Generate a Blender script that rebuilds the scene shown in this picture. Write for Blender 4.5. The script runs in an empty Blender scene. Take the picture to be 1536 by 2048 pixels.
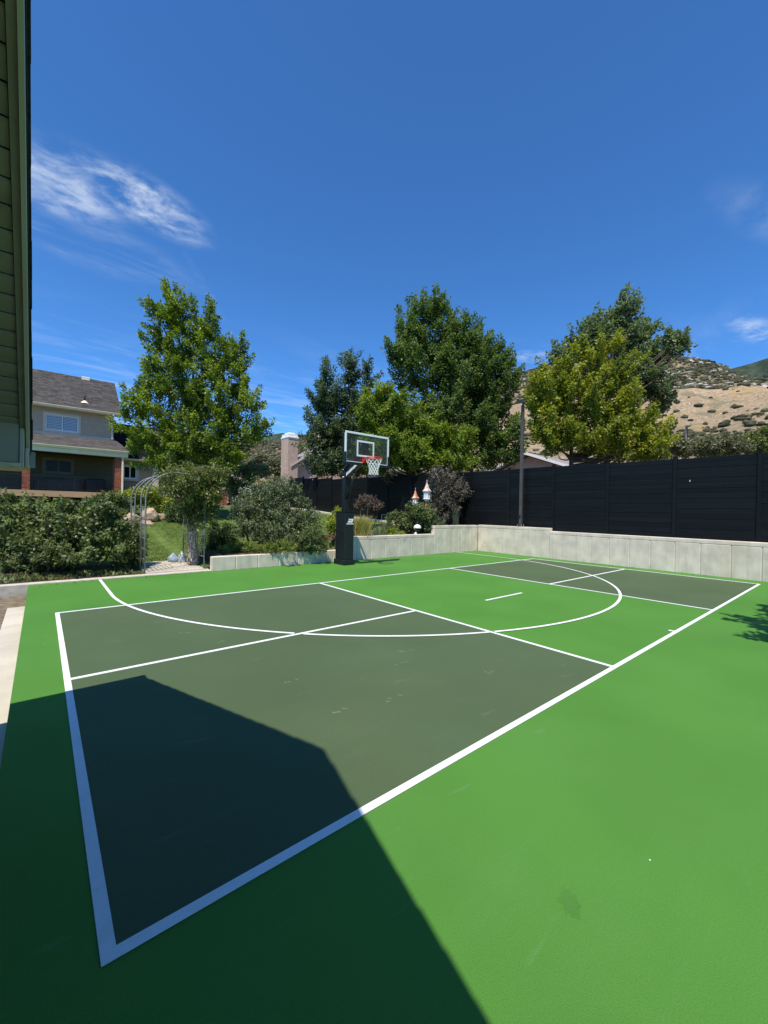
import bpy, bmesh, math, random
import numpy as np
from mathutils import Vector, Matrix, noise as mnoise

SC = bpy.context.scene
COL = SC.collection
rad = math.radians

# ------------------------------------------------------------------ camera
cam_d = bpy.data.cameras.new('camera')
cam = bpy.data.objects.new('camera', cam_d); COL.objects.link(cam)
cam_d.sensor_fit = 'HORIZONTAL'; cam_d.sensor_width = 36.0
cam_d.lens = 817.75 / 1536 * 36.0
cam_d.clip_start = 0.02; cam_d.clip_end = 6000
yaw, pitch, roll = 0.872386584, -0.00384048427, 0.0200734343
Fw = Vector((math.cos(pitch)*math.cos(yaw), math.cos(pitch)*math.sin(yaw), math.sin(pitch)))
R0 = Vector((math.sin(yaw), -math.cos(yaw), 0)); U0 = R0.cross(Fw)
R1 = R0*math.cos(roll) + U0*math.sin(roll); U1 = -R0*math.sin(roll) + U0*math.cos(roll)
cam.matrix_world = Matrix(((R1.x, U1.x, -Fw.x, -0.18375), (R1.y, U1.y, -Fw.y, -1.71831),
                           (R1.z, U1.z, -Fw.z, 1.6333), (0, 0, 0, 1)))
SC.camera = cam

# ------------------------------------------------------------------ light, sky, exposure
SUN = Vector((-0.415, -0.295, 1.0)).normalized()
sun_el = math.asin(SUN.z); sun_rot = math.atan2(SUN.x, SUN.y)
sd = bpy.data.lights.new('sun', 'SUN'); sd.energy = 5.0; sd.angle = rad(0.53); sd.color = (1.0, 0.935, 0.825)
so = bpy.data.objects.new('sun', sd); COL.objects.link(so)
so.rotation_euler = SUN.to_track_quat('Z', 'Y').to_euler(); so.location = (0, 0, 30)

W = bpy.data.worlds.new('World'); SC.world = W; W.use_nodes = True
nt = W.node_tree; nt.nodes.clear()
def wn(t, **k):
    n = nt.nodes.new(t)
    for a, b in k.items(): setattr(n, a, b)
    return n
sky = wn('ShaderNodeTexSky', sky_type='NISHITA', sun_disc=False)
sky.sun_elevation = sun_el; sky.sun_rotation = sun_rot
sky.altitude = 2600; sky.air_density = 1.0; sky.dust_density = 0.45; sky.ozone_density = 3.5
bg = wn('ShaderNodeBackground'); bg.inputs['Strength'].default_value = 0.15
out = wn('ShaderNodeOutputWorld')
tc = wn('ShaderNodeTexCoord')
def link(a, b): nt.links.new(a, b)
def math_(op, a, b=None):
    n = wn('ShaderNodeMath', operation=op)
    for i, v in enumerate((a, b)):
        if v is None: continue
        if isinstance(v, (int, float)): n.inputs[i].default_value = v
        else: link(v, n.inputs[i])
    return n.outputs[0]
sep = wn('ShaderNodeSeparateXYZ'); link(tc.outputs['Generated'], sep.inputs[0])
zc = math_('MAXIMUM', sep.outputs['Z'], 0.04)
cu = math_('DIVIDE', sep.outputs['X'], zc); cv = math_('DIVIDE', sep.outputs['Y'], zc)
comb = wn('ShaderNodeCombineXYZ'); link(cu, comb.inputs[0]); link(cv, comb.inputs[1])
def cirrus(rot, sx, sy, scale, lo, hi, det=8.0, seed=0.0, dist=0.6):
    m = wn('ShaderNodeMapping'); m.inputs['Rotation'].default_value = (0, 0, rot)
    m.inputs['Scale'].default_value = (sx, sy, 1); m.inputs['Location'].default_value = (seed, seed*0.7, seed)
    link(comb.outputs[0], m.inputs[0])
    n = wn('ShaderNodeTexNoise'); n.inputs['Scale'].default_value = scale; n.inputs['Detail'].default_value = det
    n.inputs['Roughness'].default_value = 0.62; n.inputs['Distortion'].default_value = dist
    link(m.outputs[0], n.inputs['Vector'])
    r = wn('ShaderNodeMapRange', interpolation_type='SMOOTHSTEP')
    r.inputs['From Min'].default_value = lo; r.inputs['From Max'].default_value = hi
    link(n.outputs['Fac'], r.inputs['Value'])
    return r.outputs[0]
def patch(cx, cy, rx, ry, rot):            # soft elliptical region of the cloud layer
    m = wn('ShaderNodeVectorMath', operation='SUBTRACT'); link(comb.outputs[0], m.inputs[0]); m.inputs[1].default_value = (cx, cy, 0)
    v = wn('ShaderNodeVectorRotate', rotation_type='Z_AXIS'); link(m.outputs[0], v.inputs['Vector']); v.inputs['Angle'].default_value = rot
    s = wn('ShaderNodeVectorMath', operation='MULTIPLY'); link(v.outputs[0], s.inputs[0]); s.inputs[1].default_value = (1/rx, 1/ry, 0)
    l = wn('ShaderNodeVectorMath', operation='LENGTH'); link(s.outputs[0], l.inputs[0])
    r = wn('ShaderNodeMapRange', interpolation_type='SMOOTHSTEP')
    r.inputs['From Min'].default_value = 1.0; r.inputs['From Max'].default_value = 0.25
    link(l.outputs['Value'], r.inputs['Value'])
    return r.outputs[0]
fine = cirrus(0.3, 1.0, 1.25, 6.5, 0.34, 0.72, seed=3.1, dist=0.25)
thin = cirrus(0.5, 0.7, 1.8, 2.2, 0.42, 0.8, seed=7.7, det=7)
c1 = math_('MULTIPLY', math_('MULTIPLY', patch(0.25, 1.56, 0.29, 0.16, -0.35), fine), 0.74)
c2 = math_('MULTIPLY', math_('MULTIPLY', patch(0.02, 1.66, 0.26, 0.24, 0.0), fine), 0.55)
c3 = math_('MULTIPLY', math_('MULTIPLY', patch(0.10, 1.95, 0.55, 0.25, -0.15), thin), 0.35)
c4 = math_('MULTIPLY', math_('MULTIPLY', patch(0.58, 2.0, 0.40, 0.035, -1.0), thin), 0.13)
c5 = math_('MULTIPLY', math_('MULTIPLY', patch(1.85, 0.22, 0.4, 0.12, 0.3), fine), 0.10)
c6 = math_('MULTIPLY', math_('MULTIPLY', patch(2.95, 0.40, 0.5, 0.12, 0.2), fine), 0.4)
c7 = math_('MULTIPLY', math_('MULTIPLY', patch(2.40, 1.40, 0.26, 0.13, 0.5), fine), 0.4)
hz = wn('ShaderNodeMapRange', interpolation_type='SMOOTHSTEP'); link(sep.outputs['Z'], hz.inputs['Value'])
hz.inputs['From Min'].default_value = 0.42; hz.inputs['From Max'].default_value = 0.10
c8 = math_('MULTIPLY', math_('MULTIPLY', thin, hz.outputs[0]), 0.42)
tot = c1
for c in (c2, c3, c4, c5, c6, c7, c8): tot = math_('MAXIMUM', tot, c)
tint = wn('ShaderNodeMixRGB', blend_type='MULTIPLY'); tint.inputs[0].default_value = 1.0
tint.inputs[2].default_value = (0.50, 0.98, 1.36, 1)
link(sky.outputs[0], tint.inputs[1])
mixc = wn('ShaderNodeMixRGB', blend_type='MIX'); link(tot, mixc.inputs[0]); link(tint.outputs[0], mixc.inputs[1])
mixc.inputs[2].default_value = (5.6, 6.1, 6.6, 1)
link(mixc.outputs[0], bg.inputs['Color']); link(bg.outputs[0], out.inputs['Surface'])

vs = SC.view_settings
vs.view_transform = 'Standard'; vs.look = 'None'; vs.exposure = 0.15; vs.gamma = 1.0; vs.use_curve_mapping = False
SC.render.engine = 'CYCLES'
SC.cycles.use_denoising = True
SC.cycles.max_bounces = 8; SC.cycles.transparent_max_bounces = 16
SC.cycles.caustics_reflective = False; SC.cycles.caustics_refractive = False

# ------------------------------------------------------------------ materials
def material(name, col, rough=0.7, var=0.15, scale=6.0, bump=0.0, bscale=60.0, spec=0.3, metal=0.0, col2=None,
             stretch=(1, 1, 1), lo=0.35, hi=0.65, detail=6.0, layers=(), island=0.0):
    m = bpy.data.materials.new(name); m.use_nodes = True
    t = m.node_tree; N = t.nodes; b = N['Principled BSDF']
    b.inputs['Roughness'].default_value = rough; b.inputs['Metallic'].default_value = metal
    b.inputs['Specular IOR Level'].default_value = spec
    tcn = N.new('ShaderNodeTexCoord'); mp = N.new('ShaderNodeMapping'); mp.inputs['Scale'].default_value = stretch
    geo = N.new('ShaderNodeNewGeometry')
    t.links.new(geo.outputs['Position'], mp.inputs[0])
    nz = N.new('ShaderNodeTexNoise'); nz.inputs['Scale'].default_value = scale; nz.inputs['Detail'].default_value = detail
    t.links.new(mp.outputs[0], nz.inputs['Vector'])
    mr = N.new('ShaderNodeMapRange'); mr.inputs['From Min'].default_value = lo; mr.inputs['From Max'].default_value = hi
    t.links.new(nz.outputs['Fac'], mr.inputs['Value'])
    mx = N.new('ShaderNodeMixRGB'); t.links.new(mr.outputs[0], mx.inputs[0])
    if col2 is None:
        mx.inputs[1].default_value = tuple(c*(1-var) for c in col)+(1,)
        mx.inputs[2].default_value = tuple(min(1, c*(1+var)) for c in col)+(1,)
    else:
        mx.inputs[1].default_value = tuple(col)+(1,); mx.inputs[2].default_value = tuple(col2)+(1,)
    cur = mx.outputs[0]
    for (lc, lscale, lstretch, llo, lhi, amount) in layers:   # wear, stains, grain: extra noise layers of another colour
        lm = N.new('ShaderNodeMapping'); lm.inputs['Scale'].default_value = lstretch; lm.inputs['Location'].default_value = (lscale*1.7, 3.3, 1.1)
        t.links.new(geo.outputs['Position'], lm.inputs[0])
        ln = N.new('ShaderNodeTexNoise'); ln.inputs['Scale'].default_value = lscale; ln.inputs['Detail'].default_value = 5
        t.links.new(lm.outputs[0], ln.inputs['Vector'])
        lr = N.new('ShaderNodeMapRange'); lr.inputs['From Min'].default_value = llo; lr.inputs['From Max'].default_value = lhi; lr.inputs['To Max'].default_value = amount
        t.links.new(ln.outputs['Fac'], lr.inputs['Value'])
        lx = N.new('ShaderNodeMixRGB'); t.links.new(lr.outputs[0], lx.inputs[0]); t.links.new(cur, lx.inputs[1]); lx.inputs[2].default_value = tuple(lc)+(1,)
        cur = lx.outputs[0]
    if island > 0:
        hs = N.new('ShaderNodeHueSaturation'); ir = N.new('ShaderNodeMapRange'); ir.inputs['To Min'].default_value = 1-island; ir.inputs['To Max'].default_value = 1+island
        t.links.new(geo.outputs['Random Per Island'], ir.inputs['Value']); t.links.new(ir.outputs[0], hs.inputs['Value']); t.links.new(cur, hs.inputs['Color'])
        cur = hs.outputs[0]
    t.links.new(cur, b.inputs['Base Color'])
    if bump > 0:
        bn = N.new('ShaderNodeTexNoise'); bn.inputs['Scale'].default_value = bscale; bn.inputs['Detail'].default_value = 4
        t.links.new(mp.outputs[0], bn.inputs['Vector'])
        bu = N.new('ShaderNodeBump'); bu.inputs['Strength'].default_value = bump; bu.inputs['Distance'].default_value = 0.01
        t.links.new(bn.outputs['Fac'], bu.inputs['Height']); t.links.new(bu.outputs[0], b.inputs['Normal'])
    return m

def leaf_material(name, dark, light, trans=0.42, rough=0.42, spec=0.4):
    m = bpy.data.materials.new(name); m.use_nodes = True
    t = m.node_tree; N = t.nodes; b = N['Principled BSDF']; o = N['Material Output']
    at = N.new('ShaderNodeAttribute'); at.attribute_name = 'tint'
    mx = N.new('ShaderNodeMixRGB'); t.links.new(at.outputs['Fac'], mx.inputs[0])
    mx.inputs[1].default_value = tuple(dark)+(1,); mx.inputs[2].default_value = tuple(light)+(1,)
    b.inputs['Roughness'].default_value = rough; b.inputs['Specular IOR Level'].default_value = spec
    t.links.new(mx.outputs[0], b.inputs['Base Color'])
    tr = N.new('ShaderNodeBsdfTranslucent')
    br = N.new('ShaderNodeMixRGB'); br.blend_type = 'MULTIPLY'; br.inputs[0].default_value = 1; t.links.new(mx.outputs[0], br.inputs[1]); br.inputs[2].default_value = (1.15, 1.30, 0.55, 1)
    t.links.new(br.outputs[0], tr.inputs['Color'])
    ms = N.new('ShaderNodeMixShader'); ms.inputs[0].default_value = trans
    t.links.new(b.outputs[0], ms.inputs[1]); t.links.new(tr.outputs[0], ms.inputs[2]); t.links.new(ms.outputs[0], o.inputs['Surface'])
    return m

M = {}
M['court'] = material('court_green_paint', (0.084, 0.235, 0.038), 0.66, 0.06, 0.7, 0.5, 330, 0.10,
    layers=(((0.105, 0.255, 0.060), 1.1, (1, 1, 1), 0.50, 0.80, 0.45), ((0.060, 0.185, 0.030), 0.55, (1, 1, 1), 0.50, 0.70, 0.5), ((0.10, 0.26, 0.06), 3.0, (0.25, 2.5, 1), 0.58, 0.80, 0.35),
            ((0.14, 0.27, 0.11), 6.0, (0.5, 2.2, 1), 0.68, 0.78, 0.45), ((0.045, 0.15, 0.024), 170, (1, 1, 1), 0.48, 0.75, 0.5), ((0.13, 0.29, 0.085), 240, (1, 1, 1), 0.58, 0.72, 0.5)))
M['service'] = material('court_olive_paint', (0.085, 0.127, 0.061), 0.66, 0.06, 0.8, 0.5, 330, 0.10,
    layers=(((0.102, 0.136, 0.064), 0.8, (1, 1, 1), 0.48, 0.75, 0.5), ((0.070, 0.106, 0.050), 0.5, (1, 1, 1), 0.50, 0.70, 0.5), ((0.105, 0.145, 0.078), 3.0, (0.25, 2.5, 1), 0.58, 0.80, 0.4),
            ((0.155, 0.190, 0.125), 5.0, (0.6, 2.6, 1), 0.67, 0.76, 0.55), ((0.048, 0.076, 0.036), 170, (1, 1, 1), 0.48, 0.75, 0.5), ((0.125, 0.16, 0.10), 240, (1, 1, 1), 0.58, 0.72, 0.5)))
M['line'] = material('white_line_paint', (0.80, 0.81, 0.79), 0.6, 0.02, 20, 0.4, 300, 0.2, layers=(((0.60, 0.63, 0.56), 7, (1, 1, 1), 0.56, 0.76, 0.55), ((0.55, 0.60, 0.50), 120, (1, 1, 1), 0.60, 0.72, 0.5)))
M['wall_concrete'] = material('cast_concrete', (0.66, 0.57, 0.455), 0.88, 0.14, 2.2, 0.35, 45, 0.15,
    layers=(((0.40, 0.36, 0.29), 4.0, (2.2, 2.2, 0.22), 0.52, 0.75, 0.45), ((0.68, 0.62, 0.53), 6.0, (1, 1, 1), 0.52, 0.72, 0.6), ((0.22, 0.20, 0.17), 30, (1, 1, 1), 0.66, 0.74, 0.6), ((0.50, 0.42, 0.30), 1.2, (1, 1, 0.25), 0.58, 0.75, 0.5)), island=0.05)
M['path_concrete'] = material('path_concrete', (0.55, 0.49, 0.40), 0.9, 0.1, 2.0, 0.3, 90, 0.15,
    layers=(((0.36, 0.33, 0.27), 1.6, (1, 1, 1), 0.55, 0.75, 0.5), ((0.30, 0.27, 0.22), 40, (1, 1, 1), 0.64, 0.74, 0.5)))
M['kerb_concrete'] = material('kerb_concrete', (0.56, 0.51, 0.42), 0.9, 0.12, 5.0, 0.4, 70, 0.15,
    layers=(((0.33, 0.29, 0.23), 14, (1, 1, 1), 0.56, 0.7, 0.6),))
M['dirt'] = material('bare_dirt', (0.20, 0.155, 0.105), 0.95, 0.3, 9, 0.6, 60, 0.1)
M['mulch'] = material('bark_mulch', (0.085, 0.05, 0.034), 0.95, 0.5, 38, 0.9, 70, 0.1, layers=(((0.17, 0.105, 0.07), 55, (1, 1, 1), 0.5, 0.65, 0.8),))
M['grass'] = material('lawn_turf', (0.105, 0.150, 0.034), 0.9, 0.3, 3.0, 0.8, 160, 0.1, layers=(((0.13, 0.18, 0.04), 0.9, (1, 1, 1), 0.45, 0.7, 0.6), ((0.03, 0.075, 0.012), 60, (1, 1, 1), 0.5, 0.7, 0.5)))
M['fence'] = material('black_fence_vinyl', (0.0062, 0.0074, 0.0082), 0.45, 0.1, 4, 0.05, 40, 0.2, layers=(((0.014, 0.017, 0.019), 2.0, (0.3, 0.3, 6), 0.6, 0.75, 0.5),))
_t = M['fence'].node_tree; _b = _t.nodes['Principled BSDF']; _oi = _t.nodes.new('ShaderNodeObjectInfo'); _hs = _t.nodes.new('ShaderNodeHueSaturation')
_mr = _t.nodes.new('ShaderNodeMapRange'); _mr.inputs['To Min'].default_value = 0.72; _mr.inputs['To Max'].default_value = 1.2; _t.links.new(_oi.outputs['Random'], _mr.inputs['Value'])
_t.links.new(_mr.outputs[0], _hs.inputs['Value']); _t.links.new(_b.inputs['Base Color'].links[0].from_socket, _hs.inputs['Color']); _t.links.new(_hs.outputs[0], _b.inputs['Base Color'])
M['black_metal'] = material('black_powder_coat', (0.011, 0.013, 0.015), 0.38, 0.1, 8, 0.05, 200, 0.4)
M['black_pad'] = material('black_vinyl_padding', (0.012, 0.015, 0.016), 0.5, 0.15, 7, 0.12, 30, 0.35)
M['dark_bronze'] = material('bronze_pole_paint', (0.082, 0.075, 0.070), 0.5, 0.1, 5, 0.05, 60, 0.35)
M['galv'] = material('galvanised_bolt', (0.55, 0.55, 0.53), 0.4, 0.1, 30, 0, 1, 0.5, 0.7)
M['white_trim'] = material('white_painted_trim', (0.84, 0.83, 0.78), 0.55, 0.05, 3, 0.05, 40, 0.3)
M['white_print'] = material('white_print', (0.82, 0.83, 0.83), 0.6, 0.02, 20)
M['board_frame'] = material('backboard_frame_paint', (0.74, 0.80, 0.76), 0.45, 0.02, 10)
M['rim'] = material('red_rim_paint', (0.72, 0.05, 0.025), 0.4, 0.1, 12, 0, 1, 0.4)
M['rope'] = material('white_net_rope', (0.80, 0.79, 0.74), 0.8, 0.06, 40)
M['siding_green'] = material('sage_green_siding', (0.33, 0.295, 0.240), 0.7, 0.08, 3, 0.15, 40, 0.2, stretch=(0.5, 4, 4))
M['trim_green'] = material('pale_sage_trim', (0.52, 0.48, 0.41), 0.65, 0.06, 3, 0.1, 40, 0.2)
M['gutter_green'] = material('grey_green_gutter', (0.37, 0.35, 0.30), 0.5, 0.06, 6, 0.05, 40, 0.3)
M['ledge_green'] = material('sunlit_sage_ledge', (0.62, 0.54, 0.40), 0.8, 0.2, 25, 0.2, 60, 0.15)  # ledge kept paler: sunlight on it is put into the colour
M['drip'] = material('dark_drip_edge', (0.018, 0.022, 0.022), 0.5, 0.1, 8)
M['shingle_dark'] = material('charcoal_shingle', (0.05, 0.052, 0.05), 0.9, 0.3, 30, 0.5, 90, 0.1)
M['stucco'] = material('taupe_stucco', (0.47, 0.365, 0.265), 0.9, 0.05, 3, 0.3, 90, 0.1)
M['stucco_trim'] = material('pale_stucco_trim', (0.62, 0.54, 0.43), 0.85, 0.05, 3, 0.2, 80, 0.1)
M['shingle'] = material('grey_brown_shingle', (0.115, 0.102, 0.092), 0.92, 0.2, 9, 0.5, 60, 0.1, island=0.32)
M['navy_shingle'] = material('navy_black_shingle', (0.012, 0.015, 0.022), 0.8, 0.3, 9, 0.3, 60, 0.1, island=0.3)
M['gutter_white'] = material('cream_gutter', (0.84, 0.73, 0.54), 0.5, 0.05, 3, 0.05, 30, 0.3)
M['deck'] = material('tan_deck_board', (0.50, 0.31, 0.18), 0.8, 0.12, 4, 0.1, 30, 0.15, stretch=(0.3, 1, 6))
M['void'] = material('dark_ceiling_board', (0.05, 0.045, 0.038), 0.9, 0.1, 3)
M['blind'] = material('white_blind_slat', (0.50, 0.55, 0.60), 0.6, 0.03, 10)
M['boulder'] = material('sandstone_boulder', (0.44, 0.32, 0.215), 0.9, 0.25, 3, 0.7, 16, 0.15, layers=(((0.25, 0.20, 0.16), 7, (1, 1, 1), 0.55, 0.7, 0.6), ((0.55, 0.30, 0.18), 2.2, (1, 1, 1), 0.55, 0.7, 0.5)))
M['bark'] = material('grey_brown_bark', (0.10, 0.078, 0.058), 0.95, 0.35, 14, 0.8, 40, 0.1, stretch=(3, 3, 0.6))
M['flaky_bark'] = material('pale_flaking_bark', (0.36, 0.25, 0.18), 0.95, 0.5, 13, 0.9, 40, 0.1, stretch=(2.4, 2.4, 0.8), layers=(((0.78, 0.68, 0.56), 17, (2, 2, 0.8), 0.5, 0.58, 0.9), ((0.08, 0.05, 0.04), 12, (2, 2, 0.7), 0.56, 0.66, 0.8)))
M['twig'] = material('brown_twig', (0.16, 0.115, 0.08), 0.9, 0.3, 20)
M['bin'] = material('black_bin_plastic', (0.02, 0.022, 0.026), 0.5, 0.1, 6)
M['copper'] = material('copper_roof', (0.62, 0.25, 0.11), 0.42, 0.25, 14, 0.1, 30, 0.5, 0.25, layers=(((0.80, 0.66, 0.55), 9, (1, 1, 1), 0.5, 0.65, 0.6),))
M['red_post'] = material('terracotta_post', (0.48, 0.15, 0.07), 0.75, 0.15, 9, 0.1, 30)
M['white_paint'] = material('white_birdhouse_paint', (0.78, 0.78, 0.76), 0.6, 0.04, 12)
M['dark_hole'] = material('dark_entrance', (0.01, 0.01, 0.01), 0.9, 0.0, 5)
M['green_metal'] = material('green_trellis_metal', (0.03, 0.10, 0.085), 0.5, 0.1, 9)
M['grey_iron'] = material('grey_iron', (0.19, 0.20, 0.19), 0.5, 0.2, 25, 0.1, 60, 0.4)
M['jug'] = material('white_plastic', (0.70, 0.71, 0.70), 0.45, 0.05, 12)
M['bag'] = material('blue_grey_plastic', (0.28, 0.34, 0.40), 0.4, 0.25, 14, 0.3, 20, 0.4)
M['terracotta'] = material('terracotta_clay', (0.42, 0.17, 0.08), 0.85, 0.2, 9)
M['far_brick'] = material('pink_tan_brick_wall', (0.52, 0.375, 0.30), 0.9, 0.12, 4, 0.3, 30, 0.1, layers=(((0.52, 0.41, 0.34), 9, (1, 1, 4), 0.5, 0.65, 0.6),))
M['far_stucco'] = material('peach_stucco', (0.50, 0.37, 0.28), 0.9, 0.08, 3, 0.2, 30, 0.1)
M['far_roof'] = material('grey_far_shingle', (0.27, 0.25, 0.24), 0.9, 0.15, 6, 0.3, 30, 0.1)
M['mortar'] = material('mortar', (0.36, 0.33, 0.29), 0.95, 0.1, 9)
M['brick'] = material('red_brick', (0.29, 0.095, 0.055), 0.9, 0.25, 7, 0.4, 60, 0.1, island=0.35)
M['petal'] = material('cream_petal', (0.80, 0.70, 0.42), 0.7, 0.15, 20)
M['petal_white'] = material('white_petal', (0.78, 0.78, 0.74), 0.7, 0.08, 20)
M['scrub'] = material('sage_scrub', (0.085, 0.085, 0.050), 0.95, 0.3, 0.4, 0.8, 2.0, 0.05, island=0.35)
M['far_pine'] = material('dark_conifer', (0.035, 0.055, 0.038), 0.95, 0.3, 0.3, island=0.3)
M['pale_rock'] = material('pale_rock', (0.45, 0.40, 0.33), 0.95, 0.2, 0.6, island=0.2)
M['hill_far'] = material('green_forested_slope', (0.052, 0.075, 0.050), 0.95, 0.4, 0.02, 0, 1, 0.05, layers=(((0.030, 0.045, 0.034), 0.06, (1, 1, 1), 0.5, 0.6, 0.7), ((0.16, 0.15, 0.11), 0.03, (1, 1, 1), 0.66, 0.74, 0.4)))
M['clear_glass'] = None

def glass_material(name, tint, trans, rough=0.03):
    m = bpy.data.materials.new(name); m.use_nodes = True
    t = m.node_tree; N = t.nodes; N.remove(N['Principled BSDF']); o = N['Material Output']
    tb = N.new('ShaderNodeBsdfTransparent'); tb.inputs[0].default_value = tuple(tint)+(1,)
    gl = N.new('ShaderNodeBsdfGlossy'); gl.inputs['Roughness'].default_value = rough; gl.inputs[0].default_value = (1, 1, 1, 1)
    df = N.new('ShaderNodeBsdfDiffuse'); df.inputs[0].default_value = (0.35, 0.38, 0.36, 1)
    fr = N.new('ShaderNodeFresnel'); fr.inputs[0].default_value = 1.5
    a = N.new('ShaderNodeMixShader'); a.inputs[0].default_value = trans; t.links.new(df.outputs[0], a.inputs[1]); t.links.new(tb.outputs[0], a.inputs[2])
    b = N.new('ShaderNodeMixShader'); t.links.new(fr.outputs[0], b.inputs[0]); t.links.new(a.outputs[0], b.inputs[1]); t.links.new(gl.outputs[0], b.inputs[2])
    t.links.new(b.outputs[0], o.inputs['Surface'])
    return m
M['clear_glass'] = glass_material('clear_backboard_glass', (0.86, 0.90, 0.88), 0.95)
def window_glass(name, col, rough=0.06, spec=0.6):
    m = bpy.data.materials.new(name); m.use_nodes = True
    b = m.node_tree.nodes['Principled BSDF']; N = m.node_tree.nodes
    nz = N.new('ShaderNodeTexNoise'); nz.inputs['Scale'].default_value = 1.5
    mx = N.new('ShaderNodeMixRGB'); m.node_tree.links.new(nz.outputs['Fac'], mx.inputs[0])
    mx.inputs[1].default_value = tuple(c*0.8 for c in col)+(1,); mx.inputs[2].default_value = tuple(c*1.2 for c in col)+(1,)
    m.node_tree.links.new(mx.outputs[0], b.inputs['Base Color'])
    b.inputs['Roughness'].default_value = rough; b.inputs['Specular IOR Level'].default_value = spec
    return m
M['pane_dark'] = window_glass('dark_window_glass', (0.012, 0.014, 0.016))
M['pane_porch'] = window_glass('dark_porch_glass', (0.008, 0.008, 0.008), 0.2, 0.15)
M['pane_blue'] = window_glass('blue_window_glass', (0.05, 0.12, 0.20))

L = {}
L['maple_bright'] = leaf_material('bright_maple_leaf', (0.085, 0.145, 0.022), (0.3, 0.37, 0.04))
L['maple_dark'] = leaf_material('dark_maple_leaf', (0.06, 0.112, 0.028), (0.185, 0.255, 0.06))
L['maple_blue'] = leaf_material('blue_green_leaf', (0.06, 0.098, 0.05), (0.165, 0.22, 0.105))
L['silver_blue'] = leaf_material('silvery_blue_green_leaf', (0.09, 0.128, 0.07), (0.225, 0.285, 0.145))
L['maple_yellow'] = leaf_material('yellow_green_leaf', (0.125, 0.165, 0.024), (0.42, 0.42, 0.042))
L['shrub'] = leaf_material('shrub_leaf', (0.06, 0.09, 0.03), (0.225, 0.265, 0.09), 0.25, 0.42, 0.3)
L['shrub_grey'] = leaf_material('grey_green_leaf', (0.065, 0.095, 0.04), (0.2, 0.235, 0.105), 0.2, 0.45, 0.4)
L['cover'] = leaf_material('ground_cover_leaf', (0.085, 0.13, 0.02), (0.3, 0.35, 0.055), 0.3)
L['hedge'] = leaf_material('dark_hedge_leaf', (0.042, 0.072, 0.018), (0.105, 0.15, 0.035), 0.2)
L['vine'] = leaf_material('olive_vine_leaf', (0.072, 0.092, 0.022), (0.23, 0.25, 0.06), 0.25)
L['purple'] = leaf_material('purple_brown_leaf', (0.07, 0.06, 0.046), (0.2, 0.172, 0.13), 0.15, 0.5, 0.35)
L['bronze'] = leaf_material('bronze_brown_leaf', (0.075, 0.05, 0.038), (0.21, 0.15, 0.115), 0.15, 0.6, 0.2)
L['lavender'] = leaf_material('grey_blue_leaf', (0.065, 0.095, 0.055), (0.19, 0.225, 0.15), 0.2)
L['yellow'] = leaf_material('chartreuse_leaf', (0.138, 0.186, 0.021), (0.469, 0.497, 0.055), 0.35)
L['straw'] = leaf_material('straw_blade', (0.26, 0.24, 0.075), (0.78, 0.66, 0.29), 0.3)
L['blade'] = leaf_material('lawn_blade', (0.07, 0.12, 0.022), (0.185, 0.235, 0.055), 0.3, 0.6, 0.2)
L['scrub_oak'] = leaf_material('scrub_oak_leaf', (0.085, 0.095, 0.045), (0.23, 0.225, 0.11), 0.2)
L['shade'] = leaf_material('shade_tree_leaf', (0.041, 0.097, 0.021), (0.124, 0.193, 0.041), 0.3)

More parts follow.
